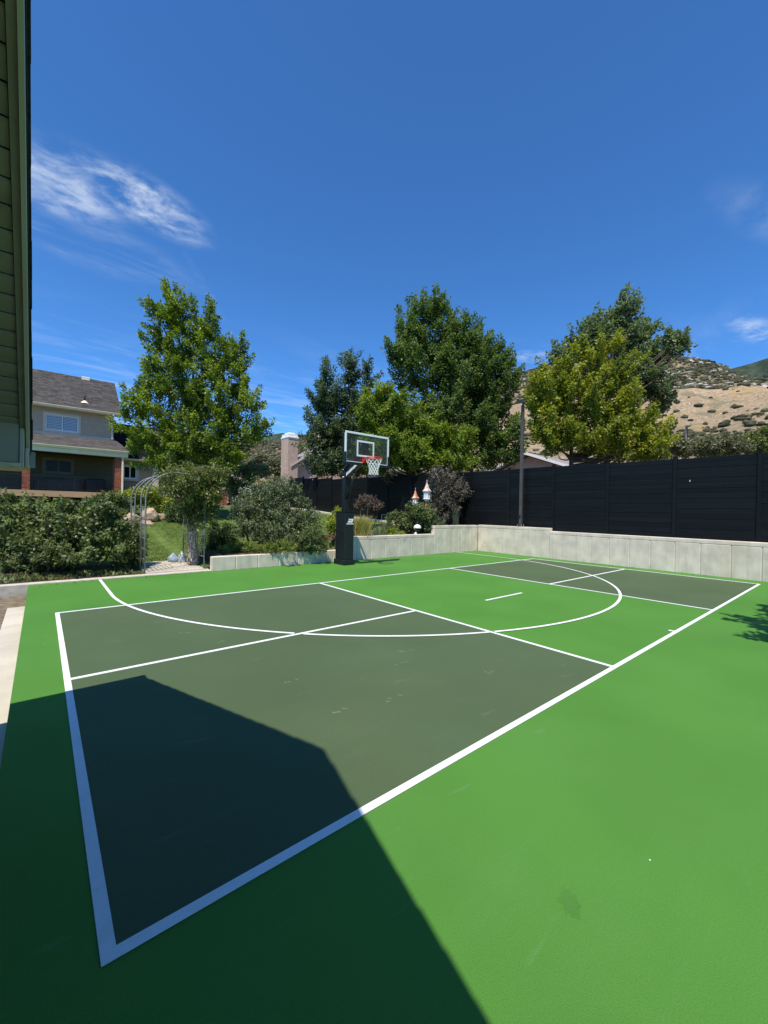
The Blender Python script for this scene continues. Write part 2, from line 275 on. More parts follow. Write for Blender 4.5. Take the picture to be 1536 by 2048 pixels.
# ------------------------------------------------------------------ helpers
ORG = {}                                        # world origin of every object (nothing is rotated)
def tag(o, label=None, cat=None, group=None, kind=None):
    if label: o['label'] = label
    if cat: o['category'] = cat
    if group: o['group'] = group
    if kind: o['kind'] = kind
    return o
def thing(name, label, cat, loc, group=None):
    o = bpy.data.objects.new(name, None); COL.objects.link(o); o.location = loc; o.empty_display_size = 0.2
    ORG[o.name] = Vector(loc)
    return tag(o, label, cat, group)
class MB:
    def __init__(s): s.v = []; s.f = []
    def add(s, vs, fs):
        b = len(s.v); s.v += [tuple(v) for v in vs]; s.f += [tuple(i+b for i in f) for f in fs]
    def box(s, x0, x1, y0, y1, z0, z1, c=0.0):
        if c <= 0:
            s.add([(x, y, z) for z in (z0, z1) for y in (y0, y1) for x in (x0, x1)],
                  [(0, 2, 3, 1), (4, 5, 7, 6), (0, 1, 5, 4), (2, 6, 7, 3), (0, 4, 6, 2), (1, 3, 7, 5)])
            return
        bm = bmesh.new(); bmesh.ops.create_cube(bm, size=1)
        for v in bm.verts: v.co = Vector(((x0+x1)/2+v.co.x*(x1-x0), (y0+y1)/2+v.co.y*(y1-y0), (z0+z1)/2+v.co.z*(z1-z0)))
        bmesh.ops.bevel(bm, geom=bm.edges[:], offset=c, segments=1, affect='EDGES')
        bm.verts.index_update()
        s.add([v.co for v in bm.verts], [[v.index for v in f.verts] for f in bm.faces]); bm.free()
    def prism(s, poly, d):                      # polygon (3D points) extruded along d
        n = len(poly); d = Vector(d); P = [Vector(q) for q in poly]
        s.add(P+[q+d for q in P], [tuple(range(n-1, -1, -1)), tuple(range(n, 2*n))]+[(i, (i+1) % n, (i+1) % n+n, i+n) for i in range(n)])
    def tube(s, pts, rs, n=8, caps=True):
        pts = [Vector(q) for q in pts]
        if isinstance(rs, (int, float)): rs = [rs]*len(pts)
        b = len(s.v); up = None
        for i, q in enumerate(pts):
            d = (pts[min(i+1, len(pts)-1)]-pts[max(i-1, 0)])
            d = d.normalized() if d.length > 1e-9 else Vector((0, 0, 1))
            if up is None: a = d.orthogonal().normalized()
            else: a = (up-d*up.dot(d)); a = a.normalized() if a.length > 1e-6 else d.orthogonal().normalized()
            up = a; c = d.cross(a)
            for k in range(n):
                t = 2*math.pi*k/n; s.v.append(tuple(q+(a*math.cos(t)+c*math.sin(t))*rs[i]))
        for i in range(len(pts)-1):
            for k in range(n):
                s.f.append((b+i*n+k, b+i*n+(k+1) % n, b+(i+1)*n+(k+1) % n, b+(i+1)*n+k))
        if caps:
            s.f.append(tuple(b+k for k in range(n-1, -1, -1))); e = b+(len(pts)-1)*n; s.f.append(tuple(e+k for k in range(n)))
    def lathe(s, c, prof, n=16):                # profile of (radius, z)
        b = len(s.v); c = Vector(c)
        for r, z in prof:
            for k in range(n):
                t = 2*math.pi*k/n; s.v.append((c.x+r*math.cos(t), c.y+r*math.sin(t), c.z+z))
        for i in range(len(prof)-1):
            for k in range(n): s.f.append((b+i*n+k, b+i*n+(k+1) % n, b+(i+1)*n+(k+1) % n, b+(i+1)*n+k))
        s.f.append(tuple(b+k for k in range(n-1, -1, -1))); e = b+(len(prof)-1)*n; s.f.append(tuple(e+k for k in range(n)))
    def build(s, name, mat, parent=None, kind=None, smooth=False, org=None):
        base = ORG[parent.name] if parent else Vector(org if org else (0, 0, 0))
        me = bpy.data.meshes.new(name)
        me.from_pydata([(x-base.x, y-base.y, z-base.z) for x, y, z in s.v], [], s.f)
        me.materials.append(mat)
        if smooth: me.shade_smooth()
        me.update()
        o = bpy.data.objects.new(name, me); COL.objects.link(o)
        if parent: o.parent = parent
        else: o.location = base
        ORG[o.name] = base
        if kind: o['kind'] = kind
        return o
def box(name, mat, parent, x0, x1, y0, y1, z0, z1, c=0.0, **k):
    m = MB(); m.box(x0, x1, y0, y1, z0, z1, c); return m.build(name, mat, parent, **k)
def tube(name, mat, parent, pts, r, n=8, **k):
    m = MB(); m.tube(pts, r, n); return m.build(name, mat, parent, smooth=True, **k)
def np_mesh(name, verts, faces_flat, nper, mat, parent=None, tint=None, kind=None, smooth=False, org=None):
    base = ORG[parent.name] if parent else Vector(org if org else (0, 0, 0))
    V = np.asarray(verts, np.float32)-np.array(base, np.float32)
    me = bpy.data.meshes.new(name)
    nf = len(faces_flat)//nper
    me.vertices.add(len(V)); me.vertices.foreach_set('co', V.ravel())
    me.loops.add(len(faces_flat)); me.loops.foreach_set('vertex_index', np.asarray(faces_flat, np.int32))
    me.polygons.add(nf); me.polygons.foreach_set('loop_start', np.arange(0, nf*nper, nper, dtype=np.int32))
    if tint is not None:
        a = me.attributes.new('tint', 'FLOAT', 'POINT'); a.data.foreach_set('value', np.asarray(tint, np.float32))
    me.materials.append(mat); me.update(calc_edges=True); me.validate()
    if smooth: me.shade_smooth()
    o = bpy.data.objects.new(name, me); COL.objects.link(o)
    if parent: o.parent = parent
    else: o.location = base
    ORG[o.name] = base
    if kind: o['kind'] = kind
    return o
def sm(t): t = min(1.0, max(0.0, t)); return t*t*(3-2*t)
def lerp(a, b, t): return a+(b-a)*t
FT = 0.3048
# ------------------------------------------------------------------ the court
def sheet(name, polys, z, mat, parent, th=0.003):
    m = MB()
    for poly in polys: m.prism([(x, y, z-th) for x, y in poly], (0, 0, th))
    return m.build(name, mat, parent)
def rect(x0, x1, y0, y1): return [(x0, y0), (x1, y0), (x1, y1), (x0, y1)]
cb = MB()
cb.box(-0.355, 14.11, -26.0, 9.05, -0.28, 0.0)
court = tag(cb.build('sports_court', M['court']), kind='structure')
l = 2/12*FT
XL, YW = 44*FT, 20*FT
K1, K2 = 15*FT, 29*FT
for x0, x1 in ((l, K1), (K2, XL-l)):
    sheet('service_court', [rect(x0+0.001, x1-0.001, l+0.001, YW-l-0.001)], 0.0035, M['service'], court)
LZ = 0.0065
sheet('sideline', [rect(0, XL, 0, l)], LZ, M['line'], court)
sheet('sideline', [rect(0, XL, YW-l, YW)], LZ, M['line'], court)
sheet('baseline', [rect(0, l, l, YW-l)], LZ, M['line'], court)
sheet('baseline', [rect(XL-l, XL, l, YW-l)], LZ, M['line'], court)
sheet('kitchen_line', [rect(K1-l, K1, l, YW-l)], LZ, M['line'], court)
sheet('kitchen_line', [rect(K2, K2+l, l, YW-l)], LZ, M['line'], court)
sheet('centre_line', [rect(l, K1-l, YW/2-l/2, YW/2+l/2)], LZ, M['line'], court)
sheet('centre_line', [rect(K2+l, XL-l, YW/2-l/2, YW/2+l/2)], LZ, M['line'], court)
HX, HY, HR = 6.77, 7.10, 5.95                     # hoop axis, rim centre, three point radius
def arc_pts(r, a0, a1, n): return [(HX+r*math.cos(lerp(a0, a1, i/n)), HY+r*math.sin(lerp(a0, a1, i/n))) for i in range(n+1)]
def arc_band(a0, a1, n):
    i_, o_ = arc_pts(HR-0.026, a0, a1, n), arc_pts(HR+0.026, a0, a1, n)
    return [[i_[k], o_[k], o_[k+1], i_[k+1]] for k in range(n)]
gaps = []                                         # masked gaps where the arc meets the pickleball lines
c1a = math.pi+math.asin((HY-YW/2)/HR); g1 = 0.0105
c2a = math.pi+math.acos((HX-(K1-l/2))/HR); g2 = 0.0075
m = MB()
for (a0, a1) in ((math.pi, c1a-g1), (c1a+g1, c2a-g2), (c2a+g2, 2*math.pi)):
    i_, o_ = arc_pts(HR-0.026, a0, a1, 40), arc_pts(HR+0.026, a0, a1, 40)
    b = len(m.v); m.v += [(x, y, 0.0095) for x, y in i_]+[(x, y, 0.0095) for x, y in o_]
    m.f += [(b+k, b+41+k, b+42+k, b+k+1) for k in range(40)]
for sx in (-1, 1):
    x = HX+sx*HR
    m.add([(x-0.026, HY, 0.0095), (x+0.026, HY, 0.0095), (x+0.026, 9.03, 0.0095), (x-0.026, 9.03, 0.0095)], [(0, 1, 2, 3)])
tag(m.build('three_point_line', M['line'], court), kind='stuff')
sheet('free_throw_line', [rect(HX-0.61, HX+0.61, 2.825, 2.876)], LZ, M['line'], court)
sheet('centre_tick', [rect(6.685, 6.735, l+0.001, 0.115)], LZ, M['line'], court)
# a dried water mark and a few scuffs in the paint (thin flush sheets)
wm2 = material('court_faint_mark', (0.079, 0.222, 0.036), 0.66, 0.05, 8, 0.5, 330, 0.1, layers=(((0.045, 0.15, 0.024), 170, (1, 1, 1), 0.48, 0.75, 0.5),))
wm = material('court_water_mark', (0.073, 0.208, 0.034), 0.6, 0.05, 8, 0.5, 330, 0.25, layers=(((0.045, 0.15, 0.024), 170, (1, 1, 1), 0.48, 0.75, 0.5),))
def spot(name, x, y, rx, ry, mat, z, seed, n=18, ang=0.0):
    rnd = random.Random(seed); pts = []
    for k in range(n):
        t = 2*math.pi*k/n; q = 1+rnd.uniform(-.25, .25)
        a, b = rx*q*math.cos(t), ry*q*math.sin(t)
        pts.append((x+a*math.cos(ang)-b*math.sin(ang), y+a*math.sin(ang)+b*math.cos(ang), z))
    m = MB(); m.add(pts, [tuple(range(n))]); return m.build(name, mat, court)
scuff = material('pale_court_scuff', (0.150, 0.190, 0.110), 0.7, 0.1, 30)
rs = random.Random(5)
for i in range(9):
    cx, cy = 0.9+rs.uniform(0, 3.4), 0.7+rs.uniform(0, 1.4) if i < 6 else rs.uniform(3.2, 5.4)
    for j in range(3):
        spot('scuff_mark', cx+j*0.06+rs.uniform(-.03, .03), cy+rs.uniform(-.03, .03), rs.uniform(.012, .035), rs.uniform(.006, .013), scuff, 0.0042+0.0002*j, i*7+j, ang=-0.7)
gscuff = material('pale_green_scuff', (0.125, 0.300, 0.085), 0.7, 0.1, 30)
for i in range(12):
    spot('scuff_mark', rs.uniform(-0.25, -0.08), rs.uniform(2.8, 8.6), rs.uniform(.01, .03), rs.uniform(.004, .01), gscuff, 0.0009, 90+i, ang=rs.uniform(-.4, .2))
for (x, y, lb) in ((2.05, -1.07, 'pale petal on the sunlit green paint in the foreground, far from the lines'), (9.2, 8.1, 'pale petal near the low wall, right of the shadow of the hoop')):
    mm = MB(); mm.lathe((x, y, 0.0), [(0.003, 0), (0.004, 0.002), (0.002, 0.004)], 7)
    tag(mm.build('pale_petal', M['petal_white'], org=(x, y, 0)), lb, 'petal', 'petals on the court')

spot('water_mark', 1.54, -0.93, 0.062, 0.042, wm2, 0.0009, 76, 30, 0.7); spot('water_mark', 1.542, -0.932, 0.047, 0.031, wm, 0.0016, 77, 30, 0.7)
# ------------------------------------------------------------------ ground, terrain, paths
def terr(x, y):
    zb = 0.02
    zb = lerp(zb, 0.33, sm((x-3.2)/0.25)); zb = lerp(zb, 0.70, sm((x-7.1)/0.3)); zb = lerp(zb, 0.98, sm((x-11.4)/0.3))
    s = sm((y-9.2)/14); zf = 0.85+0.85*sm((y-9)/22)
    z = zb*(1-s)+zf*s
    z += 0.03*mnoise.noise((x*0.5, y*0.5, 2.0))*sm((y-9.6)/2)
    return z
def grid_sheet(name, xs, ys, f, mat):
    V = [(x, y, f(x, y)) for y in ys for x in xs]; n = len(xs)
    F = [(j*n+i, j*n+i+1, (j+1)*n+i+1, (j+1)*n+i) for j in range(len(ys)-1) for i in range(n-1)]
    m = MB(); m.v = V; m.f = F
    o = m.build(name, mat, smooth=True); return tag(o, kind='structure')
def frange(a, b, d): return [a+i*d for i in range(int(round((b-a)/d))+1)]
grid_sheet('lawn', [-34, -24, -16, -10, -6, -3, -1.5]+frange(-1.0, 14.35, 0.307), frange(9.29, 22, 0.31)+[24, 26, 28, 30, 33, 37, 42, 50, 60], terr, M['grass'])
# mulch beds lie a few millimetres above the lawn along the walls and under the shrubs
def bed(poly_f, xs, ys):
    return grid_sheet('mulch_bed', xs, ys, lambda x, y: terr(x, y)+0.012+0.012*mnoise.noise((x*6, y*6, 0)), M['mulch'])
bed(None, frange(3.22, 14.2, 0.3), frange(9.30, 10.9, 0.16))
bed(None, frange(-6.0, 1.68, 0.32), frange(9.30, 11.1, 0.18))
bed(None, frange(11.6, 14.1, 0.25), frange(10.95, 13.2, 0.25))
m = MB(); m.box(-4000, 4000, -4000, 4000, -1.3, -0.30); tag(m.build('ground', M['dirt']), kind='structure')
m = MB(); m.box(14.35, 60, -30, 60, -0.2, 0.95); tag(m.build('neighbouring_ground', M['dirt']), kind='structure')
# the lower concrete walk left of the court, and the ground beside it
m = MB(); m.box(-0.60, -0.362, -6, 7.75, -0.29, -0.165, 0.006); m.box(-1.75, -0.604, -6, 1.95, -0.29, -0.165, 0.006)
tag(m.build('concrete_walk', M['path_concrete']), kind='structure')
m = MB(); m.box(-9, -0.362, -8, 8.95, -0.295, -0.185); tag(m.build('bare_soil', M['dirt']), kind='structure')
kb = MB(); kb.box(-9, 3.17, 9.055, 9.285, -0.29, 0.022, 0.006)
k = kb.build('concrete_kerb', M['kerb_concrete']); tag(k, kind='structure')
# paver path through the arch
pv = MB(); P = [(1.74, 9.29), (3.16, 9.29), (3.30, 10.2), (3.18, 11.1), (2.0, 11.1), (1.76, 10.2)]
pv.prism([(x, y, terr(2.4, y)-0.06) for x, y in P], (0, 0, 0.085))
tag(pv.build('garden_path', M['path_concrete']), kind='structure')

# ------------------------------------------------------------------ concrete retaining walls, cast in narrow form panels
def panel_wall(name, label, runs, group=None):
    """runs: (axis, fixed face, inner dir, a0, a1, z0, z1, joints) -> panels with recessed joints and a top band"""
    root = thing(name, label, 'wall', (runs[0][7][0], runs[0][7][1], 0), group)
    for (axis, face, dirn, a0, a1, z1, joints, _) in runs:
        js = [a0]+[j for j in joints if a0+0.05 < j < a1-0.05]+[a1]; js = sorted(js)
        zb = z1-0.115
        rnd = random.Random(int(a0*100)+3)
        def put(nm, u0, u1, z0_, z1_, off, thick):
            f0, f1 = face+dirn*off, face+dirn*(off+thick)
            if f0 > f1: f0, f1 = f1, f0
            if axis == 'x': return box(nm, M['wall_concrete'], root, u0, u1, f0, f1, z0_, z1_, 0.012)
            return box(nm, M['wall_concrete'], root, f0, f1, u0, u1, z0_, z1_, 0.012)
        for u0, u1 in zip(js[:-1], js[1:]):
            put('concrete_panel', u0+(0.003 if u0 == a0 else 0.010), u1-(0.003 if u1 == a1 else 0.010), -0.12, zb-0.002 if z1 > 0.6 else z1-0.004, rnd.uniform(0, 0.004), 0.16)
        if z1 > 0.6: put('cap_band', a0+0.001, a1-0.001, zb+0.002, z1, 0.001, 0.232)
        put('wall_core', a0+0.016, a1-0.016, -0.13, zb if z1 > 0.6 else z1-0.008, 0.016, 0.213)
    return root
YF, XF = 9.06, 14.12
jx = [3.18+0.61*i for i in range(1, 18)]
panel_wall('retaining_wall', 'low grey concrete retaining wall behind the basketball hoop, stepping up towards the corner',
    [('x', YF, 1, 3.18, 7.12, 0.36, [j for j in jx if j < 7], (3.18, YF)),
     ('x', YF, 1, 7.12, 11.43, 0.765, [7.12+0.615*i for i in range(1, 7)], (3.18, YF)),
     ('x', YF, 1, 11.43, XF-0.002, 1.085, [11.43+0.54*i for i in range(1, 5)], (3.18, YF))])
panel_wall('retaining_wall', 'long pale concrete retaining wall at the foot of the black fence',
    [('y', XF, 1, 5.86, 9.06, 1.105, [8.61, 8.05, 7.52, 7.0, 6.44], (XF, 5.86)),
     ('y', XF, 1, -9.0, 5.858, 0.995, [5.62, 4.97, 4.37, 3.80, 3.20, 2.61, 1.98, 1.37, 0.70, 0.08]+[-0.55-0.62*i for i in range(14)], (XF, 5.86))])

# ------------------------------------------------------------------ black board fence
FXX = 14.47
py = [0.2+1.905*k for k in range(-2, 15)]
def ftop(y):
    T = [(-9, 3.37), (2.0, 3.375), (5.9, 3.43), (9.9, 3.44), (11.8, 3.48), (15.4, 3.54), (17.3, 3.56), (19.7, 3.6), (21.1, 3.67), (23, 3.79), (24.9, 3.9), (27.6, 4.05), (40, 4.3)]
    for (a, za), (b, zb_) in zip(T[:-1], T[1:]):
        if a <= y <= b: return lerp(za, zb_, (y-a)/(b-a))
    return 3.4
fence = thing('board_fence', 'tall black horizontal board fence standing along the concrete wall', 'fence', (FXX, 0.2, 1.0))
bm_ = MB(); bm_.box(-0.016, 0.016, -0.925, 0.925, 0, 0.1465, 0.004)
bmesh_board = None
for k in range(len(py)-1):
    yc = (py[k]+py[k+1])/2; zt = ftop(yc)-0.02
    zb = 0.985 if yc < 5.8 else (1.05 if yc < 13 else zt-2.45)
    nb = int(round((zt-zb)/0.15)); pitch_ = (zt-zb)/nb
    for j in range(nb):
        if bmesh_board is None:
            o = bm_.build('fence_board', M['fence'], None); bmesh_board = o.data; ORG[o.name] = Vector()
        else:
            o = bpy.data.objects.new('fence_board', bmesh_board); COL.objects.link(o)
        o.parent = fence; o.location = (0.004*((k+j) % 2), yc-0.2, zb+j*pitch_-1.0); o.scale = (1, 1, pitch_/0.15)
for k in range(len(py)-1):
    zt = ftop((py[k]+py[k+1])/2)-0.03; zb = 0.99 if py[k] < 5 else (1.055 if py[k] < 12.5 else zt-2.40)
    box('light_stop_backing', M['fence'], fence, FXX+0.021, FXX+0.028, py[k]+0.05, py[k+1]-0.05, zb, zt)  # added dark sheet that stops light leaking between the boards
for k, y in enumerate(py):
    zt = max(ftop(y-0.9), ftop(y+0.9))+0.02; zb = 0.955 if y < 13 else ftop(y)-2.55
    m = MB(); m.box(FXX-0.05, FXX+0.05, y-0.05, y+0.05, zb, zt, 0.006); m.prism([(FXX-0.058, y-0.058, zt), (FXX+0.058, y-0.058, zt), (FXX+0.058, y+0.058, zt), (FXX-0.058, y+0.058, zt)], (0, 0, 0.02))
    m.build('fence_post', M['fence'], fence)
box('tag_plate', M['white_trim'], fence, FXX-0.03, FXX-0.022, 1.72, 1.735, 2.66, 2.71)
# concrete mow strip at the fence foot
ms = MB(); ys = frange(11.2, 27.2, 0.8)
for a, b in zip(ys[:-1], ys[1:]):
    za, zb2 = max(terr(14.0, a)+0.1, 0.99), max(terr(14.0, b)+0.1, 0.99)
    ms.add([(14.05, a, za-.35), (14.38, a, za-.35), (14.05, b-0.006, zb2-.35), (14.38, b-0.006, zb2-.35), (14.05, a, za), (14.38, a, za), (14.05, b-0.006, zb2), (14.38, b-0.006, zb2)],
           [(0, 2, 3, 1), (4, 5, 7, 6), (0, 1, 5, 4), (2, 6, 7, 3), (0, 4, 6, 2), (1, 3, 7, 5)])
tag(ms.build('mow_strip', M['kerb_concrete']), kind='structure')

# ------------------------------------------------------------------ hills
RIDGE = [(-60, 14.0), (-10, 12.5), (2, 12.6), (7.0, 13.6), (8.4, 14.4), (9.6, 15.4), (10.9, 16.4), (12.6, 17.2), (15.4, 18.2), (18.3, 18.7), (23.6, 19.1), (28.3, 18.8), (32, 18.2), (34.5, 17.4), (42, 15.5), (50, 13.4), (55, 12.4), (59, 11.0), (61, 10.2), (63, 9.3), (66, 8.9), (69, 8.3), (80, 6.5), (100, 5), (130, 4)]
def interp(T, a):
    if a <= T[0][0]: return T[0][1]
    for (p, q), (r, s) in zip(T[:-1], T[1:]):
        if p <= a <= r: return lerp(q, s, (a-p)/(r-p))
    return T[-1][1]
PROF = [(60, 0.0), (130, 0.24), (250, 0.565), (300, 0.66), (345, 0.765), (372, 0.785), (450, 0.88), (560, 1.0), (700, 0.80), (950, 0.5), (1200, 0.3)]
def hill_z(x, y):
    r = math.hypot(x, y); a = math.degrees(math.atan2(y, x))
    e = interp(RIDGE, a)
    f = interp(PROF, r)
    e0 = lerp(18.7, e, sm((a-32)/6)); b = min(e0*min(f, .765), e*.985)
    el = b if r <= 345 else (lerp(b, e, sm((r-345)/215)) if r < 560 else e*f)
    z = r*math.tan(rad(el))*sm((r-50)/60)
    big = mnoise.fractal((x*0.012, y*0.012, 0.3), 1.0, 2.0, 4)
    gl = mnoise.noise((a*0.33, r*0.004, 3))+0.55*abs(mnoise.noise((a*1.1, r*0.006, 8)))-.2
    edge = 1-0.75*math.exp(-((r-560)/60)**2)
    return 0.3+z*(1+0.05*gl*edge)+big*min(7, r*0.014)*edge
NA, NR = 150, 110
Va = []; rsr = [58+(1250-58)*(i/(NR-1))**1.5 for i in range(NR)]
for r in rsr:
    for i in range(NA):
        a = rad(-35+155*i/(NA-1)); x, y = r*math.cos(a), r*math.sin(a); Va.append((x, y, hill_z(x, y)))
m = MB(); m.v = Va; m.f = [(j*NA+i, j*NA+i+1, (j+1)*NA+i+1, (j+1)*NA+i) for j in range(NR-1) for i in range(NA-1)]
M['hill'] = material('dry_hillside', (0.29, 0.21, 0.13), 0.95, 0.12, 0.03, 0.6, 0.8, 0.05,
    layers=(((0.42, 0.30, 0.175), 0.02, (1, 1, 1), 0.5, 0.7, 0.8), ((0.17, 0.13, 0.085), 0.45, (1, 1, 1), 0.5, 0.60, 0.75), ((0.44, 0.37, 0.27), 0.8, (1, 1, 1), 0.54, 0.62, 0.8), ((0.36, 0.25, 0.10), 0.05, (1, 1, 1), 0.52, 0.64, 0.7), ((0.15, 0.14, 0.085), 0.09, (1, 1, 1), 0.55, 0.66, 0.7)))
hill = tag(m.build('hillside', M['hill'], smooth=True), kind='structure')
def veg_at(x, y):
    r = math.hypot(x, y); a = math.degrees(math.atan2(y, x))
    n = mnoise.fractal((x*0.02, y*0.02, 5.0), 1.0, 2.0, 4); w = 18*mnoise.noise((a*.12, 1, 7))
    up_ = sm((r+w-352)/26); low = 1-sm((r+w-235)/35)
    if a > 42: low = max(low, .45); up_ = max(up_, .3)
    return min(1, max(0, max(up_*(.75+.5*n), low*(.62+.9*n))))
at = hill.data.attributes.new('veg', 'FLOAT', 'POINT'); at.data.foreach_set('value', np.array([veg_at(v[0], v[1]) for v in Va], np.float32))
ht = M['hill'].node_tree; an = ht.nodes.new('ShaderNodeAttribute'); an.attribute_name = 'veg'
hb = ht.nodes['Principled BSDF']; src = hb.inputs['Base Color'].links[0].from_socket
gn = ht.nodes.new('ShaderNodeTexNoise'); gn.inputs['Scale'].default_value = 0.22; gn.inputs['Detail'].default_value = 5
ht.links.new(ht.nodes['New Geometry' if 'New Geometry' in ht.nodes else 'Geometry'].outputs['Position'], gn.inputs['Vector'])
g2 = ht.nodes.new('ShaderNodeMapRange'); g2.inputs['From Min'].default_value = .36; g2.inputs['From Max'].default_value = .52; ht.links.new(gn.outputs['Fac'], g2.inputs['Value'])
gm_ = ht.nodes.new('ShaderNodeMath'); gm_.operation = 'MULTIPLY'; ht.links.new(an.outputs['Fac'], gm_.inputs[0]); ht.links.new(g2.outputs[0], gm_.inputs[1])
hx = ht.nodes.new('ShaderNodeMixRGB'); ht.links.new(gm_.outputs[0], hx.inputs[0]); ht.links.new(src, hx.inputs[1]); hx.inputs[2].default_value = (0.115, 0.105, 0.066, 1)
ht.links.new(hx.outputs[0], hb.inputs['Base Color'])
def far_ridge(a0, a1, T, r0, r1, seed, n=70):
    V = []; nr = 14
    for j in range(nr):
        t = j/(nr-1); r = lerp(r0, r1, t)
        for i in range(n):
            a = lerp(a0, a1, i/(n-1)); e = interp(T, a)
            z = r1*math.tan(rad(e))*(t**0.9)*(0.96+0.08*mnoise.noise((a*0.6, t*3, seed)) if t < 0.99 else 1)
            V.append((r*math.cos(rad(a)), r*math.sin(rad(a)), z-5))
    for i in range(n):
        a = lerp(a0, a1, i/(n-1)); r = r1*1.4; V.append((r*math.cos(rad(a)), r*math.sin(rad(a)), 0))
    m = MB(); m.v = V; m.f = [(j*n+i, j*n+i+1, (j+1)*n+i+1, (j+1)*n+i) for j in range(nr) for i in range(n-1)]
    return tag(m.build('far_hill', M['hill_far'], smooth=True), kind='structure')
GR = [(-70, 17), (-20, 18.5), (0, 17.3), (7.1, 16.2), (8.4, 15.95), (9.6, 15.8), (10.9, 15.6), (14, 14.5), (20, 12)]
far_ridge(-60, 20, GR, 900, 1500, 2.0)
FL = [(50, 9), (58, 10.2), (62.5, 10.3), (64.5, 10.3), (66, 9.9), (70, 9.0), (85, 7.0), (120, 5)]
far_ridge(50, 120, FL, 1000, 2000, 5.0)
# scrub, rocks and conifers that cover the slopes (nobody could count them)
def blob_field(name, items, mat, sub=1):
    bm = bmesh.new(); bmesh.ops.create_icosphere(bm, subdivisions=sub, radius=1)
    bv = np.array([v.co[:] for v in bm.verts], np.float32); bf = np.array([[v.index for v in f.verts] for f in bm.faces], np.int32); bm.free()
    rng = np.random.default_rng(len(items)); Vs = []; Fs = []
    for k, (x, y, z, r, h) in enumerate(items):
        q = bv*(1+rng.uniform(-.28, .28, (len(bv), 1)).astype(np.float32))
        Vs.append(q*np.array([r, r, h], np.float32)+np.array([x, y, z], np.float32)); Fs.append(bf+k*len(bv))
    return np_mesh(name, np.concatenate(Vs), np.concatenate(Fs).ravel(), 3, mat, kind='stuff')
rng = np.random.default_rng(11); items = []; rocks = []
def shrub_density(r, a, x, y):
    return 0.035+0.95*veg_at(x, y)
while len(items) < 17000:
    a = rng.uniform(2, 74); r = math.sqrt(rng.uniform(95**2, 575**2)); x, y = r*math.cos(rad(a)), r*math.sin(rad(a))
    if rng.uniform() > shrub_density(r, a, x, y): continue
    s = rng.uniform(0.35, 1.0)**1.4*1.75*(lerp(.5, 1, sm((r-95)/140)) if r < 260 else 1.15); items.append((x, y, hill_z(x, y)+0.25*s, s*rng.uniform(.9, 1.5), s*rng.uniform(.55, .9)))
tag(blob_field('scrub', items, M['scrub']), 'dull sage green scrub bushes dotted over the dry hillside', 'scrub')
while len(rocks) < 700:
    a = rng.uniform(2, 60); r = rng.uniform(370, 570); x, y = r*math.cos(rad(a)), r*math.sin(rad(a))
    if mnoise.noise((x*0.03, y*0.03, 9)) < 0.12: continue
    s = rng.uniform(.6, 1.8); rocks.append((x, y, hill_z(x, y)+.2, s*1.5, s*.8))
tag(blob_field('pale_rocks', rocks, M['pale_rock']), 'pale rock outcrops scattered near the top of the dry hill', 'rocks')
pines = []
while len(pines) < 420:
    a = rng.uniform(-3, 13.5); r = rng.uniform(1000, 1490); t = (r-900)/600; e = interp(GR, a)
    z = 1500*math.tan(rad(e))*(t**0.9)*(0.96+0.08*mnoise.noise((a*0.6, t*3, 2.0)))-5
    s = rng.uniform(4, 9); pines.append((r*math.cos(rad(a)), r*math.sin(rad(a)), z+s*.5, s*.6, s*1.3))
tag(blob_field('conifers', pines, M['far_pine']), 'dark conifers on the distant green slope at right', 'trees')
# ------------------------------------------------------------------ near gabled building at the left edge (only its overhanging rake is in view)
SX = -0.230                                       # outer edge of the shingles
RY, RZ, SL = -0.445, 3.737, 0.676                 # ridge and slope
YN, YS = 2.136, -3.026                            # eaves
def roof_z(y): return RZ-SL*abs(y-RY)
shed = thing('gabled_house', 'sage green gabled building at the left edge, lap boards under its overhanging roof', 'house', (-3.0, -0.4, -0.18))
def roof_slab(name, mat, x0, x1, top, th, ya, yb):
    m = MB(); za, zb = roof_z(ya)+top, roof_z(yb)+top
    m.prism([(x0, ya, za-th), (x0, ya, za), (x0, yb, zb), (x0, yb, zb-th)], (x1-x0, 0, 0))
    return m.build(name, mat, shed)
e = 0.004
roof_slab('roof_deck', M['drip'], -6.5, SX-0.012, -0.022, 0.055, YN-0.01, RY+e)
roof_slab('roof_deck', M['drip'], -6.5, SX-0.012, -0.022, 0.055, RY-e, YS+0.01)
for (ya, yb) in ((YN, RY+e), (RY-e, YS)):         # shingle courses, each a slab with its own butt edge
    n = 18
    for i in range(n):
        t0, t1 = i/n, (i+1.12)/n
        a, b = lerp(ya, yb, t0), lerp(ya, yb, min(1, t1))
        xo = SX-random.Random(i).uniform(0, 0.006)
        m = MB(); za, zb = roof_z(a), roof_z(b)
        m.prism([(-6.5, a, za-0.018), (-6.5, a, za+0.002), (-6.5, b, zb-0.012), (-6.5, b, zb-0.018)], (xo+6.5, 0, 0))
        m.build('shingle_course', M['shingle_dark'], shed)
fx0, fx1 = SX-0.032, SX-0.016                     # rake board
def rake_piece(name, mat, x0, x1, top, bot, ya, yb):
    m = MB(); za, zb = roof_z(ya), roof_z(yb)
    m.prism([(x0, ya, za-bot), (x0, ya, za-top), (x0, yb, zb-top), (x0, yb, zb-bot)], (x1-x0, 0, 0))
    return m.build(name, mat, shed)
rake_piece('rake_board', M['trim_green'], fx0, fx1, 0.078, 0.215, 2.02, RY+e)
rake_piece('rake_board', M['trim_green'], fx0, fx1, 0.078, 0.215, RY-e, -2.9)
rake_piece('soffit_trim', M['siding_green'], fx0-0.028, fx0-0.002, 0.170, 0.190, 1.70, RY+e)
